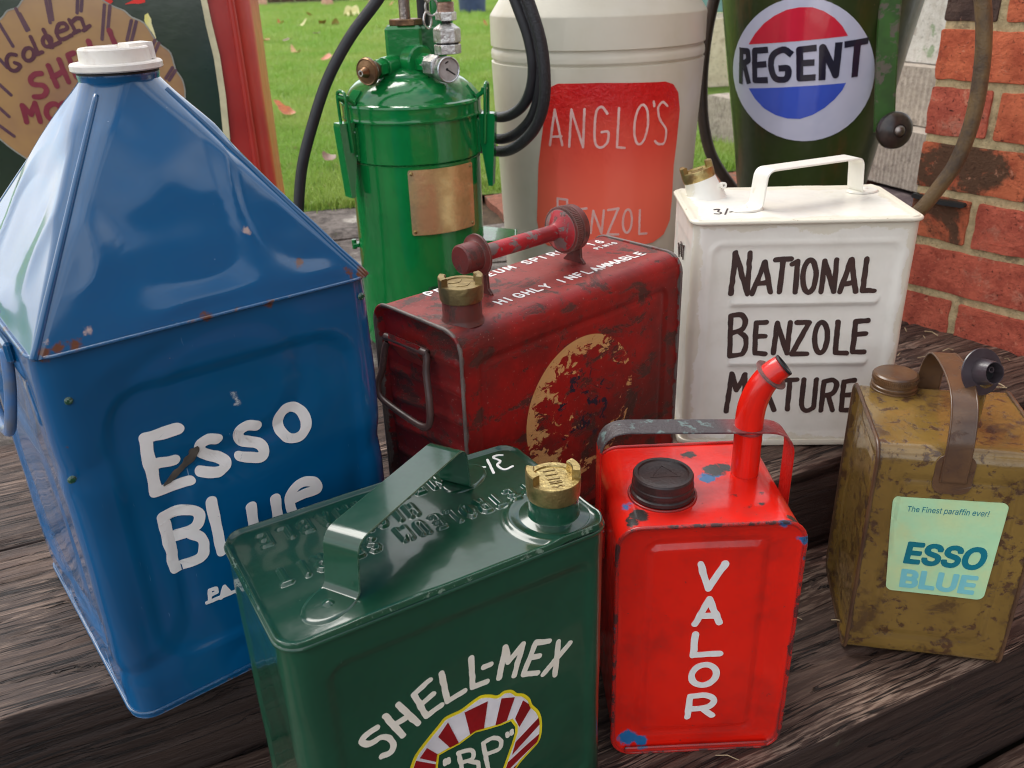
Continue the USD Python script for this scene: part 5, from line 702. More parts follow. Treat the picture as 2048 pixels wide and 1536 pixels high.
def hgreen(X, Y):
    e = -sdbox(X, Y, W / 2 + .001, D / 2 + .001, .017); h = .0032 * ss(e, .006, .0) - .0045 * ss(e, .0012, 0.0)
    h = h + .0016 * (1 - (X / (W / 2)) ** 2) + (fbm(np.stack([X.ravel(), Y.ravel(), 0 * X.ravel()], -1) * 18, 3, 3).reshape(X.shape) - .5) * .0026 * ss(X, .10, -.02)
    h = h + .0022 * np.exp(-((np.hypot(X - .094, Y + .039) - .0335) / .0035) ** 2) + .0012 * ss(np.hypot(X - .094, Y + .039), .034, .028)
    return h
X, Y, nx, ny = green_top(); dd = segdist(X, Y, LN_S); near = np.hypot(X + .0745, Y + .038)
h = hgreen(X, Y) + .0019 * ss(dd, .0027, .0010)
part(t, 'top_plate', TM(np.stack([X, Y, H + h], -1).reshape(-1, 3), gridf(nx, ny)), m_green, True, 'top plate with raised lettering read from behind')
part(t, 'top_rim', sweep(loop3(W + .0008, D + .0008, .0165, H - .0016), circ(.0016, 8), True), m_green, True)
cx, cy = .094, -.0390
part(t, 'neck', lathe([(.0285, -.001), (.0265, .002), (.0195, .004), (.0188, .006), (.0185, .0205), (0, .0205)], 48).apply_translation((cx, cy, H)), m_green, 40)
brass_cap(t, (cx, cy, H + .019), .0196, .0155, 0.25 - .527, text='SHELL')
strap_handle(t, (-.070, -.0365), (.052, .0370), H + .0005, .041, .029, .0016, m_green, .013, padr=(.024, .0165))
letters(t, 'green_none', [], None, None) if False else None
fg = frontmap(D, dgreen)
letters(t, 'shell', ['S', 'H', 'E', 'L', 'L2', 'dash', 'M', 'E2', 'X'], fg, m_lcream, edge=.008, label='cream hand-painted lettering in an arch')
pg = lambda k: Polygon(TR['shell'][k]['p']).buffer(0)
outer = Polygon(smoothpath(TR['shell']['emb_outer']['p'], 4, True)).buffer(0); inner = Polygon(TR['shell']['emb_inner']['p']).buffer(0)
em = part(t, 'emblem', decal(outer.difference(inner.buffer(-.0016)), fg, .0003, .008), m_yellow, 40, 'yellow-edged shell emblem with red and white stripes')
fanw = outer.buffer(-.0026).difference(inner.buffer(.0006)); part(em, 'white_field', decal(fanw, fg, .0003, .008, .0003), m_wbar, 40)
for i in range(9):
    q = pg('bar%d' % i).intersection(fanw)
    if q.area > 1e-7: part(em, 'red_bar', decal(q, fg, .0003, .008, .0006), m_maroon, 40)
letters(t, 'shell', ['B', 'P', 'q1', 'q2'], fg, m_lcream, edge=.008, label='cream letters inside the emblem')
ht = lambda a, b_: hgreen(a, b_)
letters(t, 'shell_top', ['three', 'slash', 'dash'], topmap(H, ht), m_letter, edge=.004, label='white price mark on the top', lift=.0002)
# ------------------------------------------------------------------ 3 bright red can
W, D, H = .1468, .1274, .2387
t = thing('bright_red_can', 'small bright red can with white vertical lettering and bent spout', 'paraffin can', (.1506, .6204, .0), .0189)
def dval(P, N):
    x, y, z = P.T; fr = ss(-N[:, 1], .6, .95); sd_ = sdbox(x + .0015, z - .122, .0505, .102, .011)
    d = -.0020 * ss(np.abs(sd_ + .002), .0042, .001) * fr + .0009 * ss(-sd_, .002, .006) * fr; e = sdbox(x, z - H / 2, W / 2, H / 2, .018); d += -.0022 * ss(-e, .0012, .004) * fr
    return d + (fbm(P * 14, 3, 24) - .5) * .0018
part(t, 'body', can_body(H, W, D, .018, 'y', dval, step=.003, sh=(0, -D / 2, H / 2)), m_vred, True)
for yy in (-D / 2 + .0005, D / 2 - .0005): part(t, 'rim', sweep(loop3(H + .0012, W + .0012, .0186, yy, axis='y', sh=(0, 0, H / 2)), circ(.0017, 8), True), m_vred, True)
part(t, 'bottom_lip', bbox(W - .02, .0025, .006, .001, (0, -D / 2 - .0008, .0045)), m_vred)
fv = frontmap(D, dval)
letters(t, 'valor', ['V', 'A', 'L', 'O', 'R'], fv, m_letter, edge=.006, label='white hand-painted letters reading downwards', th=.0006)
cx, cy = -.0305, -.0150
cp = [(0, .0205), (.0185, .0200), (.0200, .0195), (.0208, .0208), (.0236, .0206), (.0246, .019), (.0246, .0125), (.0252, .0115), (.0252, .0085), (.0244, .0078), (.0244, .0058), (.0258, .0048), (.0258, .0018), (.0248, .0008), (0, .0008)][::-1]
pc = part(t, 'screw_cap', lathe(cp, 64).apply_translation((cx, cy, H)), m_darkcap, 30)
tri = LineString([(-.011, -.006), (.0005, .0115), (.012, -.0065), (-.011, -.006)]).buffer(.0007); part(pc, 'raised_mark', decal(unary_union([tri] + [LineString([(-.0015 + k_ * .0022 - .003, -.002), (-.003 + k_ * .0022, .004)]).buffer(.0005) for k_ in range(4)]), lambda a, b_, o: np.stack([a + cx, b_ + cy, H + .0199 + o], -1), .0007), m_darkcap, 30)
part(t, 'solder_ring', tube(np.c_[circ(.0272, 60) + [cx, cy], np.full(60, H + .0005)], .0012, 6, closed=True), m_vred, True)
sp = smoothpath([(.045, .0125, H - .002), (.045, .0125, H + .030), (.0448, .0125, H + .050), (.0463, .0122, H + .066), (.0515, .0115, H + .082), (.0590, .0105, H + .093), (.0665, .0095, H + .100)], 8); n_ = len(sp)
rad = np.interp(np.linspace(0, 1, n_), [0, .45, .75, 1], [1, 1, .93, .82])
sp_ = part(t, 'spout', tube(sp, .0116, 20, rad=rad), m_vred, True)
tv = sp[-1] - sp[-3]; tv /= np.linalg.norm(tv)
part(sp_, 'spout_mouth', place(lathe([(0, -.0002), (.0070, -.0002), (.0096, .0002), (.0096, .0018), (.0080, .0018), (.0074, .0004), (0, .0004)], 24), sp[-1], tv), m_black, 40)
kq = int(n_ * .80); tq = sp[kq + 1] - sp[kq - 1]; part(sp_, 'collar', place(lathe([(.0098, -.0006), (.0150, -.0006), (.0150, .0006), (.0098, .0006), (.0098, -.0006)], 32), sp[kq], tq + np.array([.0, -.0006, .0004])), m_wired, 30)
part(sp_, 'seam_ring', place(lathe([(.0114, 0), (.0124, .0008), (.0124, .0022), (.0114, .003)], 28), (.045, .0125, H + .040)), m_vstrap, 40)
SP = fillet([(-.0795, .0125, .170), (-.0795, .0125, .2885), (.0810, .0125, .2815), (.0810, .0125, .170)], .024, 12); part(t, 'handle_strap', ribbon(SP, .024, .0016, (0, 1, 0)), m_vstrap, 40)
for s in (-1, 1): part(t, 'strap_foot', bbox(.0032, .024, .03, .001, (s * (W / 2 + .0028), .0125, .178)), m_vred)
# ------------------------------------------------------------------ 4 brown can
W, D, H = .1449, .1407, .2360
t = thing('brown_can', 'rusty golden brown can with a mint green sticker and arched strap handle', 'paraffin can', (.411, .727, .0), -.2082)
def dbrown(P, N):
    x, y, z = P.T; fr = ss(-N[:, 1], .6, .95); sd_ = sdbox(x + .001, z - .117, .0500, .090, .010); d = -.0016 * ss(np.abs(sd_ + .001), .004, .0008) * fr
    cap_ = ss(np.abs(N[:, 0]), .6, .95); sl = sdbox(y, z - H / 2, D / 2, H / 2, .014); d += -.0055 * ss(-sl, .0015, .006) * cap_; s2 = sdbox(y, z - H / 2, .045, .09, .012); d += -.0015 * ss(np.abs(s2), .004, .001) * cap_
    return d + (fbm(P * 14, 3, 34) - .5) * .0024
part(t, 'body', can_body(D, H, W, .014, 'x', dbrown, step=.003, sh=(-W / 2, 0, H / 2)), m_brown, True)
for s in (-1, 1): part(t, 'rim', sweep(loop3(D + .001, H + .001, .0145, s * (W / 2 - .001), axis='x', sh=(0, 0, H / 2)), circ(.0019, 8), True), m_brown2, True)
fbn = frontmap(D, dbrown)
SC = np.array([[-.0534, .1873], [.0458, .1888], [.0430, .0791], [-.0444, .0811]])
def stmap(u, v): # u, v in 0..1 over the sticker, v upwards
    u, v = np.asarray(u)[..., None], np.asarray(v)[..., None]; return (1 - v) * ((1 - u) * SC[3] + u * SC[2]) + v * ((1 - u) * SC[0] + u * SC[1])
q = stmap(*np.array(sbox(.02, .02, .98, .98).buffer(.0).segmentize(.1).exterior.coords)[:-1].T); st_ = Polygon(q).buffer(-.005).buffer(.0065); stk = part(t, 'sticker', decal(st_, fbn, .0006, .004, .0006), m_sticker, 40, 'mint green sticker')
def sttext(text, u0, v0, u1, hgt, mat, bold, lab, slant=.12, lead=0.):
    m = meshkit.text_mesh(text, 1., .1, bold=bold); V = np.array(m.vertices); wd = V[:, 0].max(); xx = V[:, 0] / wd; yy = V[:, 1]
    uu = u0 + (u1 - u0) * xx + slant * hgt * yy; vv = v0 + yy * hgt + lead * xx; Q = stmap(uu, vv); o = .0012 + (V[:, 2] > .05) * .0002
    if bold:
        tri_ = [Polygon(Q[f]) for f in m.faces if (V[f][:, 2] > .05).all()]; gq = unary_union([q.buffer(.00002) for q in tri_ if q.is_valid and q.area > 0])  .buffer(.0008, join_style='mitre')
        part(stk, 'printed_lettering', decal(gq, fbn, .0002, .005, .0013), mat, False, lab); return
    m2 = TM(np.c_[Q, o], m.faces).subdivide_to_size(.01); V = np.array(m2.vertices); part(stk, 'printed_lettering', TM(fbn(V[:, 0], V[:, 1], V[:, 2]), m2.faces), mat, False, lab)
sttext('The Finest paraffin ever!', .13, .855, .84, .055, m_teal, False, 'small teal line of print'); sttext('ESSO', .135, .325, .90, .205, m_teal, True, 'bold teal word', .14); sttext('BLUE', .12, .065, .88, .175, m_sky, True, 'pale blue word', .05)
cp2 = [(0, .0172), (.0195, .0172), (.0212, .016), (.0216, .0145), (.0216, .0085), (.0208, .008), (.0208, .0066), (.0222, .0056), (.0222, .0042), (.0212, .0036), (.0212, .0026), (.0226, .0018), (.0226, .0004), (0, .0004)][::-1]
cx, cy = -.0365, .0610 - .004
pcb = part(t, 'screw_cap', lathe(cp2, 64).apply_translation((cx, cy, H)), m_screw, 30)
a_ = np.arange(72) * 2 * PI / 72; part(pcb, 'milling', [bbox(.0008, .0010, .0042, .0002, (cx + .0217 * math.cos(x), cy + .0217 * math.sin(x), H + .0125)) for x in a_], m_screw)
SPb = smoothpath([(-.006, -D / 2 - .002, .206), (-.006, -D / 2 - .0022, .228), (-.0055, -D / 2 + .0005, .248), (-.004, -.059, .268), (-.002, -.040, .279), (0, -.012, .283), (0, .020, .285), (0, .046, .281), (0, .062, .268), (0, .0715, .246), (0, D / 2 + .002, .20)], 6)
part(t, 'handle_strap', [ribbon(SPb, .0215, .0014, (1, 0, 0)), tube(SPb + [.0105, 0, 0], .0011, 6), tube(SPb - [.0105, 0, 0], .0011, 6)], m_brown2, True)
ft = affinity.translate(Polygon([(-.0125, .004), (.0125, .004), (.0125, .036), (-.0125, .036)]).buffer(-.006).buffer(.010), -.006, .1935); part(t, 'strap_foot', decal(ft, fbn, .0012, None), m_brown2, 40); part(t, 'rivet', place(lathe([(0, .0016), (.004, .0013), (.0052, 0), (0, 0)], 20), (-.006, -D / 2 - .001, .2115), (0, -1, 0)), m_brown, 40)
spb = smoothpath([(.0155, -.010, H), (.0155, -.011, H + .025), (.0160, -.013, H + .042), (.0185, -.019, H + .052)], 6); s0 = part(t, 'spout', tube(spb, .0108, 20), m_brown, True); part(s0, 'solder_ring', place(lathe([(.010, 0), (.0135, 0), (.0118, .003), (.010, .004)], 28), (.0155, -.010, H)), m_brown2, 40)
nd = np.array([.44, -.86, .34]); nd /= np.linalg.norm(nd); nc = np.array([.0150, -.0205, H + .0565])
part(s0, 'flange', place(lathe([(0, -.001), (.0206, -.001), (.0216, .0000), (.0212, .0012), (.0200, .0008), (.0120, .0014), (.0118, .003), (.0105, .0036), (0, .0036)], 48), nc, nd), m_nozzle, 35)
part(s0, 'nozzle', place(lathe([(.0118, .003), (.0112, .008), (.0100, .0155), (.0092, .0155), (.0095, .008), (.0096, .004)], 36), nc, nd), m_nozzle, 35); part(s0, 'air_pipe', place(lathe([(.0026, .003), (.0026, .014), (.0020, .014), (.0020, .003)], 20), nc + np.array([-.002, 0, .003]), nd), m_nozzle, 35); part(s0, 'bore', place(lathe([(0, .0042), (.0086, .0042), (.0086, .0046), (0, .0046)], 24), nc, nd), m_black)
# ------------------------------------------------------------------ 5 white can
W, D, H = .2381, .1480, .2707
t = thing('white_can', 'white can with three lines of brown hand lettering and a leaning brass cap', 'petrol can', (.321, .970, UP), -.049)
def dwhite(P, N):
    x, y, z = P.T; fr = ss(-N[:, 1], .6, .95); sd_ = sdbox(x - .003, z - .128, .098, .115, .010); d = -.0014 * ss(-sd_, -.002, .004) * fr; d += .0009 * ss(np.abs(sd_ - .004), .003, .0005) * fr
    for zc, x0, x1 in ((.1793, -.0725, .0848), (.1066, -.0695, .0818)):
        c = np.clip(x, x0 + .003, x1 - .003); d += .0034 * ss(np.hypot(x - c, z - zc), .0052, .0018) * fr
    lf = ss(np.abs(N[:, 0]), .6, .95); d += -.0012 * ss(-sdbox(y, z - .13, .052, .11, .01), -.002, .004) * lf
    return d + (fbm(P * 16, 3, 44) - .5) * .0022 * ss(H - z, 0, .01)
part(t, 'body', can_body(W, D, H, .011, 'z', dwhite, step=.003), m_whitep, True)
X, Y, nx, ny = (lambda a, b_: (np.linspace(-1, 1, 90)[:, None] * (a / 2 - np.where(np.abs(np.linspace(-b_ / 2, b_ / 2, 60)) > b_ / 2 - .013, .013 - np.sqrt(np.maximum(.013 ** 2 - (np.abs(np.linspace(-b_ / 2, b_ / 2, 60)) - b_ / 2 + .013) ** 2, 0)), 0))[None], np.tile(np.linspace(-b_ / 2, b_ / 2, 60), (90, 1)), 90, 60))(W + .003, D + .003)
hw = lambda X, Y: .0022 * ss(-sdbox(X, Y, W / 2 + .0015, D / 2 + .0015, .013), .007, .001) - .002 * ss(-sdbox(X, Y, W / 2 + .0015, D / 2 + .0015, .013), .001, 0) + (fbm(np.stack([np.ravel(X), np.ravel(Y), 0 * np.ravel(X)], -1) * 40, 3, 5).reshape(np.shape(X)) - .5) * .0014
part(t, 'top_plate', TM(np.stack([X, Y, H + hw(X, Y)], -1).reshape(-1, 3), gridf(nx, ny)), m_whitep, True); part(t, 'top_rim', sweep(loop3(W + .003, D + .003, .0125, H - .0012), circ(.0023, 8), True), m_whitep, True); part(t, 'bottom_rim', sweep(loop3(W + .002, D + .002, .012, .004), [(-.004, 0), (-.003, -.002), (.003, -.002), (.004, 0), (.003, .002), (-.003, .002)], True, up=(0, 0, 1)), m_whitep, True)
ndw = np.array([-.30, .10, .95]); ndw /= np.linalg.norm(ndw); nb = np.array([-.0900, .0450, H])
V = []
for s, r_ in ((-.001, .0265), (.10, .0235), (.35, .0200), (1., .0185)): V.append((s, r_))
part(t, 'neck', sweep(np.array([nb + np.array([0, 0, -.001]), nb + np.array([0, 0, .002]), nb + np.array([-.001, .0, .007]), nb + ndw * .020]), circ(1., 40), rad=[.0275, .0240, .0200, .0182]), m_whitep, 50)
part(t, 'neck_lug', place(lathe([(.0015, -.003), (.0038, -.003), (.0038, .003), (.0015, .003), (.0015, -.003)], 18), nb + np.array([.0195, -.010, .0135]), (.3, -1, .2)), m_whitep, 40)
brass_cap(t, nb + ndw * .0185, .0186, .0125, .15, ndw)
strap_handle(t, (-.0430, -.0195), (.0845, .0430), H + .0005, .0415, .0245, .0022, m_whitep, .011, padr=(.020, .015))
fw_ = frontmap(D, dwhite)
letters(t, 'white', ['N', 'A', 'T', 'I', 'O', 'N2', 'A2', 'L'], fw_, m_ldark, 1.32, .008, 'dark brown painted word, first line'); letters(t, 'white', ['B', 'E', 'N3', 'Z', 'O2', 'L2', 'E2'], fw_, m_ldark, 1.32, .008, 'dark brown painted word, second line'); letters(t, 'white', ['M', 'I2', 'X', 'T2', 'U', 'R', 'E3'], fw_, m_ldark, 1.32, .008, 'dark brown painted word, third line')
letters(t, 'white_top', ['three', 'slash', 'dash'], topmap(H, hw), m_ldark, .8, .004, 'small dark price mark on the top', lift=.0002)
letters(t, 'white_left', ['a'], lambda a, b_, o: np.stack([-W / 2 - o + .0006, a, b_], -1), m_ldark, .42, None, 'dark lettering on the narrow side', th=.0014)
# ------------------------------------------------------------------ 6 old red can
W, D, H = .3381, .1394, .2124
t = thing('old_red_can', 'worn dark red can with flaked round cream emblem and tubular top handle', 'petrol can', (.02695, .8002, UP), .7336)
XF[:] = [.876, .0644]; EXT = .0735; HC, HF = (H - EXT) / 2, (H + EXT) / 2
def dold(P, N):
    x, y, z = P.T; fr = ss(np.abs(N[:, 1]), .6, .95); sd_ = sdbox(x + .002, z - .058, .142, .119, .009); d = -.0020 * ss(np.abs(sd_), .005, .001) * fr - .0006 * ss(-sd_, 0, .004) * fr
    cap_ = ss(np.abs(N[:, 0]), .6, .95); sl = sdbox(y, z - HC, D / 2, HF, .024); d += -.0075 * ss(-sl, .001, .005) * cap_
    rib = np.zeros_like(z)
    for zc in (-.054, -.021, .012, .045, .078, .111, .144, .174): rib = np.maximum(rib, ss(np.abs(z - zc + .004 * np.sin(y * 30)), .006, .002))
    d += .0030 * rib * ss(-sl, .008, .014) * cap_
    return d + (fbm(P * 11, 3, 54) - .5) * .0032
part(t, 'body', can_body(D, H + EXT, W, .022, 'x', dold, step=.003, sh=(-W / 2, 0, HC), nc=10), m_oldred, True)
for s in (-1, 1): part(t, 'rim', sweep(loop3(D + .001, H + EXT + .001, .0225, s * (W / 2 - .001), axis='x', sh=(0, 0, HC)), circ(.0019, 8), True), m_oldred, True)
nx_, ny_ = -.1370, -.0375
part(t, 'neck', lathe([(.0225, -.002), (.0205, .001), (.0195, .0035), (.0195, .021), (0, .021)], 48).apply_translation((nx_, ny_, H)), m_oldred3, 40)
brass_cap(t, (nx_, ny_, H + .0205), .0212, .0165, -.73 + .15, mat=m_brass_old)
# top handle: tube with a plain cap at one end and a knurled ring at the other, on two plate brackets
hz, hy = .2535, .007
hp = part(t, 'handle_tube', place(lathe([(0, 0), (.0088, 0), (.0088, .118), (0, .118)], 28), (-.073, hy, hz), (1, 0, 0)), m_oldred2, 40)
part(t, 'handle_end_cap', place(lathe([(0, 0), (.0135, 0), (.0155, .0018), (.0158, .020), (.0190, .0215), (.0222, .0218), (.0222, .0242), (.0150, .026), (.0090, .027)], 40), (-.1005, hy, hz), (1, 0, 0)), m_oldred3, 35)
part(t, 'handle_cone', place(lathe([(.0088, -.006), (.012, -.002), (.0225, .004), (.0235, .005), (0, .006)], 40), (.040, hy, hz), (1, 0, 0)), m_oldred2, 35)
kr = [lathe([(0, 0), (.0232, 0), (.0258, .0012), (.0258, .0100), (.0246, .0106), (.0246, .0125), (.0258, .0131), (.0258, .0205), (.0245, .0225), (.0215, .023), (.0200, .0212), (0, .0212)], 64)] + [bbox(.0010, .0012, .0085, .0002, (.0259 * math.cos(a), .0259 * math.sin(a), .0056)) for a in np.arange(72) * 2 * PI / 72]
part(t, 'knurled_ring', [place(m, (.045, hy, hz), (1, 0, 0)) for m in kr], m_oldred3, 35)
for x in (-.0745, .0665): part(t, 'bracket', place(trimesh.creation.extrude_polygon(Polygon([(-.016, -.001), (.016, -.001), (.016, .0015), (.011, .006), (.0095, .022), (.012, .040), (-.012, .040), (-.0095, .022), (-.011, .006), (-.016, .0015)]), .0032), (0, 0, 0)).apply_transform(np.array([[0, 0, 1, x], [1, 0, 0, hy], [0, 1, 0, H], [0, 0, 0, 1.]])), m_oldred3, 35)
xl = -W / 2 - .004
BP = smoothpath([(xl, .044, .176), (xl - .002, .047, .168), (xl - .006, .050, .145), (xl - .012, .052, .128), (xl - .014, .044, .116), (xl - .014, .010, .110), (xl - .014, -.026, .108), (xl - .013, -.038, .116), (xl - .010, -.036, .140), (xl - .004, -.026, .162), (xl - .001, -.024, .176), (xl, -.022, .182)], 6); BP[:, 1] = BP[:, 1] * .98
part(t, 'bail_handle', [tube(BP, .0036, 10), tube([(xl, .046, .181), (xl, -.024, .183)], .0040, 10)], m_bail, True); part(t, 'bail_clip', trimesh.convex.convex_hull(np.array([(xl + x, y, z) for x, y, z in ((.008, .038, .178), (-.003, .036, .188), (-.004, .036, .178), (.008, -.016, .179), (-.003, -.014, .189), (-.004, -.014, .179), (.007, .03, .160), (.007, -.010, .160))])), m_oldred, 30)
hold = lambda a, b_: .0003 + 0 * a
def toptext(text, x0, y0, x1, h, lab):
    n_ = len(text); p_ = (x1 - x0) / (n_ - .4); part(t, 'lettering', decal(strokes(textlines(text, x0, y0, h, p_, min(1.2, p_ / h * 1.15)), h * .225, 'x', jit=.05), lambda a, b_, o: np.stack([a, b_, H + .0002 + o + (dold(np.stack([a, b_, np.full_like(a, H)], -1), np.tile([0, 0, 1.], (len(a), 1))))], -1), .0003, .008), m_letter, 40, lab)
toptext('HIGHLY INFLAMMABLE', -.0850, -.0360, .1440, .0115, 'white painted words along the front of the top'); toptext('PETROLEUM SPIRIT', -.118, .0380, .1020, .0115, 'white painted words along the back of the top'); toptext('16', .128, .0330, .1500, .011, 'white painted number'); toptext('PINTS', .120, .0180, .1560, .0065, 'small white word under the number')
XF.clear()
# ------------------------------------------------------------------ 7 cream churn
CR = .163
t = thing('cream_churn', 'cream painted milk churn with rounded red panel behind the old red can', 'churn', (.154, 1.492, UP))
cr = lambda z: .1534 + .0426 * z
prof = [(0, .004), (.148, .004), (.1545, 0), (.1545, .018), (cr(.02), .022)] + [(cr(z), z) for z in np.linspace(.03, .385, 40)] + [(.1665, .387), (.1695, .391), (.1700, .397), (.1690, .402), (.1670, .405), (.1670, .4075), (.1700, .4095), (.1702, .452), (.1690, .4545)] + [(.1690 - .043 * s + .0 * s, .4545 + .062 * s) for s in np.linspace(.05, 1, 12)] + [(.118, .53), (.112, .56), (.112, .60), (.125, .615), (.122, .62), (0, .62)]
def dch(m, a, s, seed):
    V = np.array(m.vertices); r = np.hypot(V[:, 0], V[:, 1]); k = (fbm(V * s, 3, seed) - .5) * a / np.maximum(r, .02); V[:, :2] *= (1 + k)[:, None]; return TM(V, m.faces)
part(t, 'body', dch(lathe(prof, 120), .0014, 7, 3), m_cream, 30)
cmap = lambda a, b_, o: np.stack([(cr(b_) + .0012 + o) * np.sin(a / CR), -(cr(b_) + .0012 + o) * np.cos(a / CR), b_], -1)
def arc(key, R_):
    for v in TR[key].values():
        if 's' in v: v['s'] = [[[p[0] * R_, p[1] - UP] for p in st] for st in v['s']]
        else: v['p'] = [[p[0] * R_, p[1] - UP] for p in v['p']]
arc('churn', CR)
lb = Polygon(TR['churn']['label']['p']).buffer(-.004).buffer(.004)
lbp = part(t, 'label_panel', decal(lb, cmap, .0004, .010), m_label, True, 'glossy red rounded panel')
def cletters(names, lab): part(lbp, 'lettering', decal(unary_union([strokes(TR['churn'][n]['s'], TR['churn'][n]['w'] * .82, n, .12, i + 3) for i, n in enumerate(names)]), cmap, .0004, .008, .0004), m_lpink, False, lab)
cletters(['A', 'N', 'G', 'L', 'O', 'ap', 'S'], 'thin pale pink upper word'); cletters(['B', 'E', 'N2', 'Z', 'O2', 'L2'], 'thin pale pink lower word')
for s in (-1, 1): part(t, 'side_handle', tube([(s * .168, -.05 + .0, .50), (s * .19, -.05, .51), (s * .2, 0, .515), (s * .19, .05, .51), (s * .168, .05, .50)], .007, 10, sm=5).apply_transform(trimesh.transformations.rotation_matrix(PI / 2 - .1, [0, 0, 1])).apply_translation((0, 0, .06)), m_cream, True)
# ------------------------------------------------------------------ 8 green hand pump
PA = np.array([-.13, 1.294]); t = thing('green_grease_pump', 'glossy green cylindrical grease pump with domed lid, brass plate and gauge', 'pump', (*PA, UP), math.atan2(.13, 1.294))
part(t, 'body', dch(lathe([(0, .002), (.0925, .002), (.0945, .004), (.0948, .278), (.0955, .2790), (.0940, .2800), (.0966, .2812), (.0970, .2830), (.0970, .336), (0, .336)], 120), .0016, 12, 5), m_pump, 30)
ld = [(.0972, .3345), (.0992, .3350), (.0998, .3372), (.0985, .3400), (.0988, .3520), (.1000, .3545), (.0992, .3572), (.0965, .3585), (.0945, .3590), (.0930, .3615), (.0900, .3670), (.0842, .3745), (.0760, .3815), (.0660, .3870), (.0560, .3900), (.040, .392), (0, .392)]
lidp = part(t, 'lid', lathe(ld, 120), m_pump, 28)
part(lidp, 'casting_base', lathe([(.0575, .389), (.0570, .3925), (.0520, .3960), (.0400, .4000), (.0300, .4030), (0, .4030)], 64), m_pump, 30)
fz = lambda *P: np.array(P)
blk = bbox(.050, .046, .053, .004, (-.004, -.002, .4265)); part(t, 'head_block', blk, m_pump, 30)
part(t, 'rear_block', bbox(.040, .030, .045, .003, (.034, .012, .428)), m_pump, 30)
part(t, 'gland_nut', hexnut(.0225, .0085).apply_translation((.0005, -.004, .4525)), m_bronze, 20); part(t, 'plunger_rod', lathe([(0, 0), (.0076, 0), (.0076, .18), (0, .18)], 20).apply_translation((.0, -.004, .460)), m_steelrod, 30)
part(t, 'outlet_pipe', tube([(.026, .022, .44), (.026, .022, .50), (.024, .024, .60)], .0088, 14, sm=4), m_rub, True)
part(t, 'pump_lever', [bbox(.030, .010, .24, .002, (.050, .004, .535))], m_pump, 30)
for i, (x, z, a) in enumerate(((.030, .459, .9), (.0365, .475, .1), (.0315, .492, 1.0), (.037, .509, .2))):
    L_ = np.array([[.0085 * math.cos(q) * (1.0), 0, .0105 * math.sin(q)] for q in np.linspace(0, 2 * PI, 24, endpoint=False)]); m = tube(L_, .0016, 8, closed=True); m.apply_transform(trimesh.transformations.rotation_matrix(a, [0, 0, 1])); part(t, 'chain_link', m.apply_translation((x, -.026, z)), m_chrome, True)
ka = np.array([-.62, -.78, -.05]); k0 = np.array([-.018, -.022, .404])
part(t, 'valve_pipe', [place(lathe([(0, 0), (.0135, 0), (.0135, .024), (.0128, .026), (0, .026)], 28), k0, ka), place(hexnut(.0125, .014), k0 + ka * .028, ka), place(lathe([(0, .02), (.0095, .02), (.0095, .036), (0, .036)], 24), k0, ka)], m_pump, 30)
kn = part(t, 'valve_knob', place(lathe([(0, 0), (.0105, 0), (.0115, .002), (.0115, .006), (.0095, .008), (.0095, .011), (.0165, .0125), (.0178, .0145), (.0178, .0175), (.0165, .0195), (.0150, .0188), (.0075, .0200), (.0060, .0245), (.0045, .0270), (.0040, .0300), (.0030, .0300), (.0022, .0285), (0, .0285)], 44), k0 + ka * .043, ka), m_bronze, 30)
part(kn, 'pale_rim', place(lathe([(.0168, .0128), (.0181, .0145), (.0181, .0150), (.0168, .0135)], 44), k0 + ka * .043, ka), m_chrome, 30); part(kn, 'stem_tip', place(lathe([(.0022, .0302), (.0040, .0302), (.0040, .0285), (.0022, .0285)], 20), k0 + ka * .043, ka), m_chrome, 30)
ga = np.array([.60, -.80, -.02]); g0 = np.array([.006, -.020, .406])
part(t, 'outlet_boss', [place(lathe([(0, 0), (.0225, 0), (.0225, .018), (.0205, .020), (0, .020)], 36), g0 + np.array([0, 0, .001]), ga), place(hexnut(.0135, .016), g0 + ga * .020, ga)], m_pump, 30)
part(t, 'pipe_union', [place(hexnut(.0150, .020), g0 + ga * .037 + np.array([0, 0, -.002]), ga), place(lathe([(0, 0), (.0118, 0), (.0118, .010), (0, .010)], 24), g0 + ga * .030, ga)], m_chrome, 20)
gc = np.array([.0500, -.074, .4000]); gd = np.array([.42, -.90, .04]); gd /= np.linalg.norm(gd)
gg = part(t, 'pressure_gauge', place(lathe([(0, -.016), (.0140, -.016), (.0160, -.012), (.0168, 0), (.0168, .0055), (.0155, .0065), (.0145, .0058), (.0145, .0035), (0, .0035)], 44), gc, gd), m_chrome, 30)
part(gg, 'dial', place(lathe([(0, .0036), (.0144, .0036), (.0144, .0041), (0, .0041)], 40), gc, gd), paint('dial_grey', lin(176, 172, 168), lin(150, 146, 142), .3, 90), 30); part(gg, 'needle', place(decal(unary_union([LineString([(-.006, .010), (.0015, -.001)]).buffer(.0009), Point(.0015, -.001).buffer(.0018), LineString([(-.004, -.009), (.0, -.009)]).buffer(.0008)]), lambda a, b_, o: np.stack([a, b_, .0041 + o], -1), .0004), gc, gd, -1.2), m_black, 30)
fx, fy = .0535, -.060
part(t, 'pipe_fitting', hexnut(.0180, .0120).apply_translation((fx, fy, .4185)), m_chrome, 20); part(t, 'pipe_fitting', [hexnut(.0182, .0175).apply_translation((fx, fy, .4325)), lathe([(0, 0), (.0175, 0), (.0085, .006), (0, .006)], 6).apply_translation((fx, fy, .450))], m_chrome, 20)
part(t, 'pipe_fitting', [lathe([(0, 0), (.0150, 0), (.0150, .003), (0, .003)], 24).apply_translation((fx, fy, .4302)), lathe([(0, 0), (.0062, 0), (.0062, .012), (0, .012)], 20).apply_translation((fx, fy, .4545))], m_black, 20)
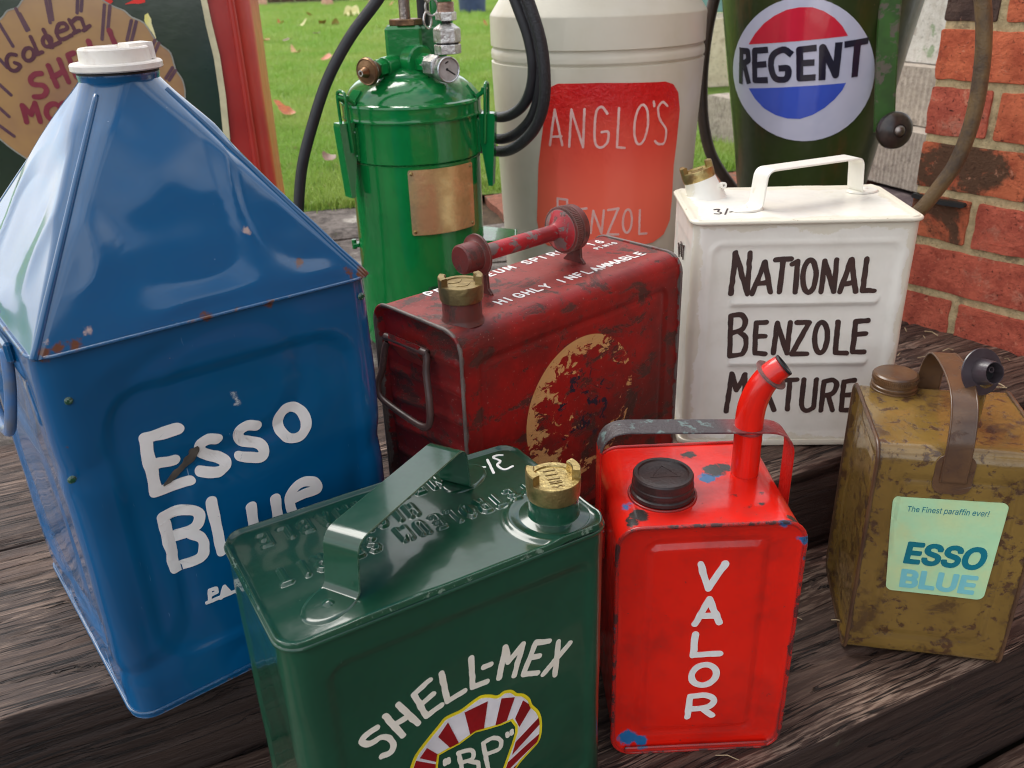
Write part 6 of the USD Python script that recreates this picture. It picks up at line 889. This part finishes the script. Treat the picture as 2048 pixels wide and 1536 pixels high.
part(t, 'pipe_fitting', hexnut(.0140, .0105).apply_translation((fx, fy, .4595)), m_chrome, 20); part(t, 'threaded_collar', lathe([(0, 0)] + [(.0108 + .0006 * (i % 2), .0008 * i) for i in range(16)] + [(0, .0125)], 28).apply_translation((fx, fy, .470)), metal('copper_fitting', (.55, .36, .28), .3, (.4, .28, .22)), 30); part(t, 'pipe_fitting', hexnut(.0150, .016).apply_translation((fx, fy, .486)), m_chrome, 20); part(t, 'upper_pipe', lathe([(0, 0), (.010, 0), (.010, .12), (0, .12)], 20).apply_translation((fx, fy, .50)), m_chrome, 30)
bm = lambda R_: (lambda a, b_, o: np.stack([(R_ + o) * np.sin(a / R_), -(R_ + o) * np.cos(a / R_), b_], -1))
PLT = sbox(-.0125, .1835, .0900, .2745).buffer(-.003).buffer(.003)
bp = part(t, 'brass_plate', decal(PLT, bm(.0962), .0012, .006), m_plate, 40, 'blank brass plate')
for a, z in ((-.008, .2695), (.0855, .2695), (-.008, .1885), (.0855, .1885)): part(bp, 'screw', place(lathe([(0, .0022), (.0016, .0018), (.0025, .0004), (0, 0)], 16), bm(.0972)(np.array([a]), np.array([z]), np.array([0.]))[0], (math.sin(a / .0962), -math.cos(a / .0962), 0)), m_brass, 40)
part(t, 'dark_transfer', decal(sbox(.004, .060, .052, .106).buffer(-.003).buffer(.003), bm(.0950), .0003, .006), paint('dark_transfer', lin(16, 62, 36), lin(26, 74, 44), .4, 60, chips=[(lin(40, 110, 64), 160, .6, .68, .8)]), 40)
def latch(th):
    n_ = np.array([math.sin(th), -math.cos(th), 0]); q_ = np.array([math.cos(th), math.sin(th), 0]); P = lambda a, r, z: q_ * a + n_ * r + np.array([0, 0, z])
    lt = part(t, 'latch', [trimesh.convex.convex_hull(np.array([P(a, r, z) for a in (-.0095, .0095) for r, z in ((.0985, .336), (.1205, .336), (.1215, .330), (.0990, .300), (.1085, .2345), (.1150, .2345))]))] , m_pump, 30)
    part(lt, 'latch_plate', trimesh.convex.convex_hull(np.array([P(a, r, z) for a in (-.012, .012) for r, z in ((.0965, .284), (.0995, .284), (.0995, .328), (.0965, .330))])), m_pump, 30)
    part(lt, 'lid_catch', [trimesh.convex.convex_hull(np.array([P(a, r, z) for a in (-.011, .011) for r, z in ((.082, .372), (.0965, .3585), (.0985, .3600), (.085, .376))])), tube([P(-.011, .097, .359), P(-.011, .1065, .366), P(-.011, .108, .371)], .0032, 8), tube([P(.011, .097, .359), P(.011, .1065, .366), P(.011, .108, .371)], .0032, 8), tube([P(-.013, .1072, .3685), P(.013, .1072, .3685)], .0034, 10)], m_pump, 40)
    part(lt, 'latch_loop', tube([P(-.0120, .1060, .296), P(-.0120, .1080, .330), P(-.0115, .1095, .368), P(-.006, .1095, .3755), P(.006, .1095, .3755), P(.0115, .1095, .368), P(.0120, .1080, .330), P(.0120, .1060, .296)], .0023, 8, sm=4), m_pump, True)
    for z in (.290, .322): part(lt, 'rivet', place(lathe([(0, .0026), (.0022, .002), (.0032, 0), (0, 0)], 14), P(.008, .0995, z), n_), m_pump, 40)
latch(-1.02); latch(1.30)
part(t, 'foot_rest', [trimesh.convex.convex_hull(np.array([(x, y, z) for x, y, z in ((.088, -.045, .152), (.140, -.035, .146), (.148, .030, .146), (.088, .045, .152), (.088, -.045, .1545), (.140, -.035, .1485), (.148, .030, .1485), (.088, .045, .1545))])), tube([(.090, -.045, .1535), (.140, -.035, .1475), (.148, .030, .1475)], .002, 8, sm=0)], m_pump, 30)
part(t, 'side_lug', [bbox(.010, .014, .006, .001, (-.098, -.012, .152)), lathe([(0, 0), (.0035, 0), (.0035, .014), (0, .014)], 12).apply_translation((-.101, -.012, .146))], m_pump, 30)
def hose(tt, nm, P, r, mat, lab=None):
    th = tt.GetAttribute('xformOp:translate').Get(); rz = tt.GetAttribute('xformOp:rotateZ'); a = math.radians(rz.Get()) if rz and rz.HasAuthoredValue() else 0
    Q = np.array(P, float) - np.array(th); Q = np.c_[Q[:, 0] * math.cos(a) + Q[:, 1] * math.sin(a), -Q[:, 0] * math.sin(a) + Q[:, 1] * math.cos(a), Q[:, 2]]; part(tt, nm, tube(Q, r, 18, sm=10), mat, True, lab)
hose(t, 'rubber_hose', [[-.10, 1.25, .665], [-.1277, 1.1932, .634], [-.1521, 1.1903, .6009], [-.1903, 1.1848, .5588], [-.2237, 1.179, .5094], [-.249, 1.1739, .4549], [-.2679, 1.1697, .4048], [-.2787, 1.1672, .3556], [-.2853, 1.1656, .3044], [-.278, 1.18, .22], [-.25, 1.21, .13]], .0072, m_rub, 'black hose hanging to the left')
hose(t, 'rubber_hose', [[0.0025, 1.24, 0.6416], [0.0203, 1.2298, 0.5945], [0.0372, 1.2244, 0.5461], [0.0417, 1.2293, 0.5019], [0.0308, 1.2546, 0.4635], [0.0063, 1.3, 0.4395], [-0.0236, 1.3598, 0.4316], [-0.0597, 1.4187, 0.4294]], .0075, m_rub, 'black hose loop, upper')
hose(t, 'rubber_hose', [[0.0121, 1.2399, 0.6413], [0.03, 1.2296, 0.5942], [0.0463, 1.2241, 0.5458], [0.051, 1.2289, 0.4953], [0.0428, 1.2493, 0.4505], [0.0234, 1.2798, 0.4212], [-0.0021, 1.32, 0.4039], [-0.0288, 1.3647, 0.4015], [-0.0612, 1.4187, 0.4011]], .0074, m_braid, 'black braided hose loop, middle')
hose(t, 'rubber_hose', [[0.0182, 1.2199, 0.641], [0.0365, 1.2095, 0.5946], [0.0526, 1.2039, 0.541], [0.0566, 1.2087, 0.4847], [0.0486, 1.224, 0.4441], [0.0295, 1.2497, 0.4137], [0.0025, 1.29, 0.3918], [-0.0293, 1.3497, 0.3848], [-0.0661, 1.4185, 0.3835]], .0078, m_braid, 'black braided hose loop, outer and lowest')
# ------------------------------------------------------------------ 9 olive hand pump with round badge
RR = .135; rr = lambda z: .1099 + .1610 * (z + UP - .266)
t = thing('olive_forecourt_pump', 'olive green tapered oil dispenser with round red, white and blue badge', 'pump', (.530, 1.563, UP))
part(t, 'body', dch(lathe([(0, 0), (.092, 0), (.0930, .006), (rr(.03) + .001, .03)] + [(rr(z), z) for z in np.linspace(.04, .56, 40)] + [(.178, .565), (.180, .58), (.172, .62), (.14, .65), (0, .66)], 120), .003, 8, 9), m_regent, 30)
rmap = lambda a, b_, o: np.stack([(rr(b_) + .0006 + o) * np.sin(a / RR), -(rr(b_) + .0006 + o) * np.cos(a / RR), b_], -1)
arc('regent', RR)
disc = Polygon(TR['regent']['disc']['p']); bd = part(t, 'badge', decal(disc, rmap, .0012, .008), m_badge, True, 'round pale badge')
part(bd, 'red_segment', decal(Polygon(TR['regent']['red']['p']).buffer(.0005), rmap, .0003, .008, .0012), m_bred, True); part(bd, 'blue_segment', decal(Polygon(TR['regent']['blue']['p']).buffer(.0005), rmap, .0003, .008, .0012), m_bblue, True)
part(bd, 'lettering', decal(unary_union([strokes(TR['regent'][n]['s'], .0096, n, .03, i + 2, 'square') for i, n in enumerate(['R', 'E', 'G', 'E2', 'N', 'T'])]), rmap, .0003, .006, .0016), m_bblack, False, 'bold black word across the badge')
RX, RF_ = np.array([.947, -.321, 0]), np.array([.321, .947, 0]); rp_ = lambda s, f_, z: RX * s + RF_ * f_ + np.array([0, 0, z])
part(t, 'crank_arm', ribbon(np.array([rp_(.093, -.150, .60), rp_(.097, -.136, .50), rp_(.1015, -.130, .42), rp_(.111, -.124, .33), rp_(.118, -.122, .268)]), .031, .007, RX), m_regbar, 35)
kd = RX * .42 - RF_ * .88 + np.array([0, 0, .08]); kd /= np.linalg.norm(kd); kp = rp_(.118, -.122, .272)
ck = part(t, 'crank_knob', place(lathe([(0, .0), (.008, 0), (.009, .010), (.017, .013), (.0255, .020), (.0285, .028), (.0275, .035), (.0225, .041), (.015, .0445), (.0105, .0455), (.0095, .0445), (0, .0445)], 48), kp, kd), m_knob, 30)
part(ck, 'rivet', place(lathe([(0, .0505), (.003, .0502), (.0065, .0485), (.0085, .0455), (.0085, .044), (0, .044)], 28), kp, kd), metal('worn_steel', (.30, .26, .24), .35, (.16, .14, .13)), 40)
hose(t, 'delivery_hose', [[.56, 1.22, .70], [.5808, 1.163, .6184], [.592, 1.1574, .5794], [.5999, 1.1533, .5395], [.6045, 1.1509, .4925], [.6046, 1.1508, .4375], [.597, 1.1548, .3861], [.5835, 1.1617, .3507], [.5662, 1.1702, .3164], [.5426, 1.19, .279], [.515, 1.23, .235]], .0098, m_hose, 'brown rubber hose in front of the brick pier')
hose(t, 'delivery_hose', [[.42, 1.66, .70], [.3942, 1.6742, .6256], [.3797, 1.6776, .5702], [.3703, 1.6797, .5043], [.3682, 1.6801, .427], [.3762, 1.6784, .3554], [.3953, 1.674, .2955], [.4325, 1.6647, .2422], [.4703, 1.6545, .1969], [.50, 1.60, .15]], .0105, paint('dark_brown_hose', lin(74, 56, 46), lin(56, 44, 38), .45, 30), 'darker brown hose beside the churn')
# ------------------------------------------------------------------ 10 tall cabinet with shell transfer
t = thing('oil_cabinet', 'tall green and red cabinet with a gold scallop transfer, behind the blue can', 'cabinet', (-.62, 1.55, UP), math.radians(12))
CW0, CW1 = -.42, .2080
cb = can_body(CW1 - CW0, .36, .95, .035, 'z', lambda P, N: (fbm(P * 6, 2, 61) - .5) * .004, step=.012, sh=((CW0 + CW1) / 2, .18, 0)); part(t, 'body', cb, m_goldred, True)
gm = lambda a, b_, o: np.stack([a, -.0018 - o, b_], -1)
creamP = np.array(TR['golden']['cream']['p']); creamP[:, 1] = creamP[:, 1]
inn = creamP[8:][::-1] if False else creamP
gpoly = Polygon([(CW0 + .03, 0.01), (.1445, .01)] + [tuple(p) for p in creamP[7:13][::1]] + [(.10, .56), (.06, .66), (CW0 + .03, .66)]).buffer(0)
gpoly = Polygon([(CW0 + .03, .01), (creamP[7][0], .01)] + [tuple(p) for p in creamP[7:14]] + [(creamP[13][0] - .03, .60), (creamP[13][0] - .10, .68), (CW0 + .03, .70)]).buffer(0)
part(t, 'front_panel', decal(gpoly, gm, .0012, None), m_gold, 40, 'near-black green front panel'); cl_ = Polygon(creamP).buffer(0); part(t, 'cream_line', decal(cl_, gm, .0022, None), m_creamline, 40)
part(t, 'edge_bead', tube([(.178, .000, .0), (.178, .000, .45), (.172, 0, .60), (.165, 0, .8)], .006, 10, sm=4), m_goldred, True)
fan = Polygon(smoothpath(TR['golden']['fan']['p'], 3, True)).buffer(0); fp = part(t, 'scallop_transfer', decal(fan, gm, .0008, None, .0014), m_fan, False, 'old gold scallop-shaped transfer'); part(fp, 'transfer_edge', decal(fan.difference(fan.buffer(-.0022)), gm, .0010, None, .0014), m_fline, False)
part(fp, 'rib_line', decal(unary_union([LineString(s_).buffer(.0026) for s_ in TR['golden']['ribs']['s']]), gm, .0003, None, .0022), m_rib, False, kind='stuff')
def gl(names, mat, w, lab, jit=.08): part(fp, 'lettering', decal(unary_union([strokes(TR['golden'][n]['s'], w, n, jit, i + 4) for i, n in enumerate(names)]), gm, .0003, None, .0025), mat, False, lab)
gl(['G', 'o', 'l', 'd', 'e', 'n'], m_ftext2, .0060, 'purple-brown upper word'); gl(['S', 'H', 'E', 'L', 'L2'], m_ftext, .0084, 'maroon middle word'); gl(['M', 'O', 'T', 'O2', 'R'], m_ftext, .0084, 'maroon lower word')
for k_, m_ in (('red1', m_redletter), ('red2', m_redletter), ('yel', m_yellow_p)): part(t, 'painted_mark', decal(Polygon(TR['golden'][k_]['p']).buffer(.0006), gm, .0004, None, .0014), m_, False)
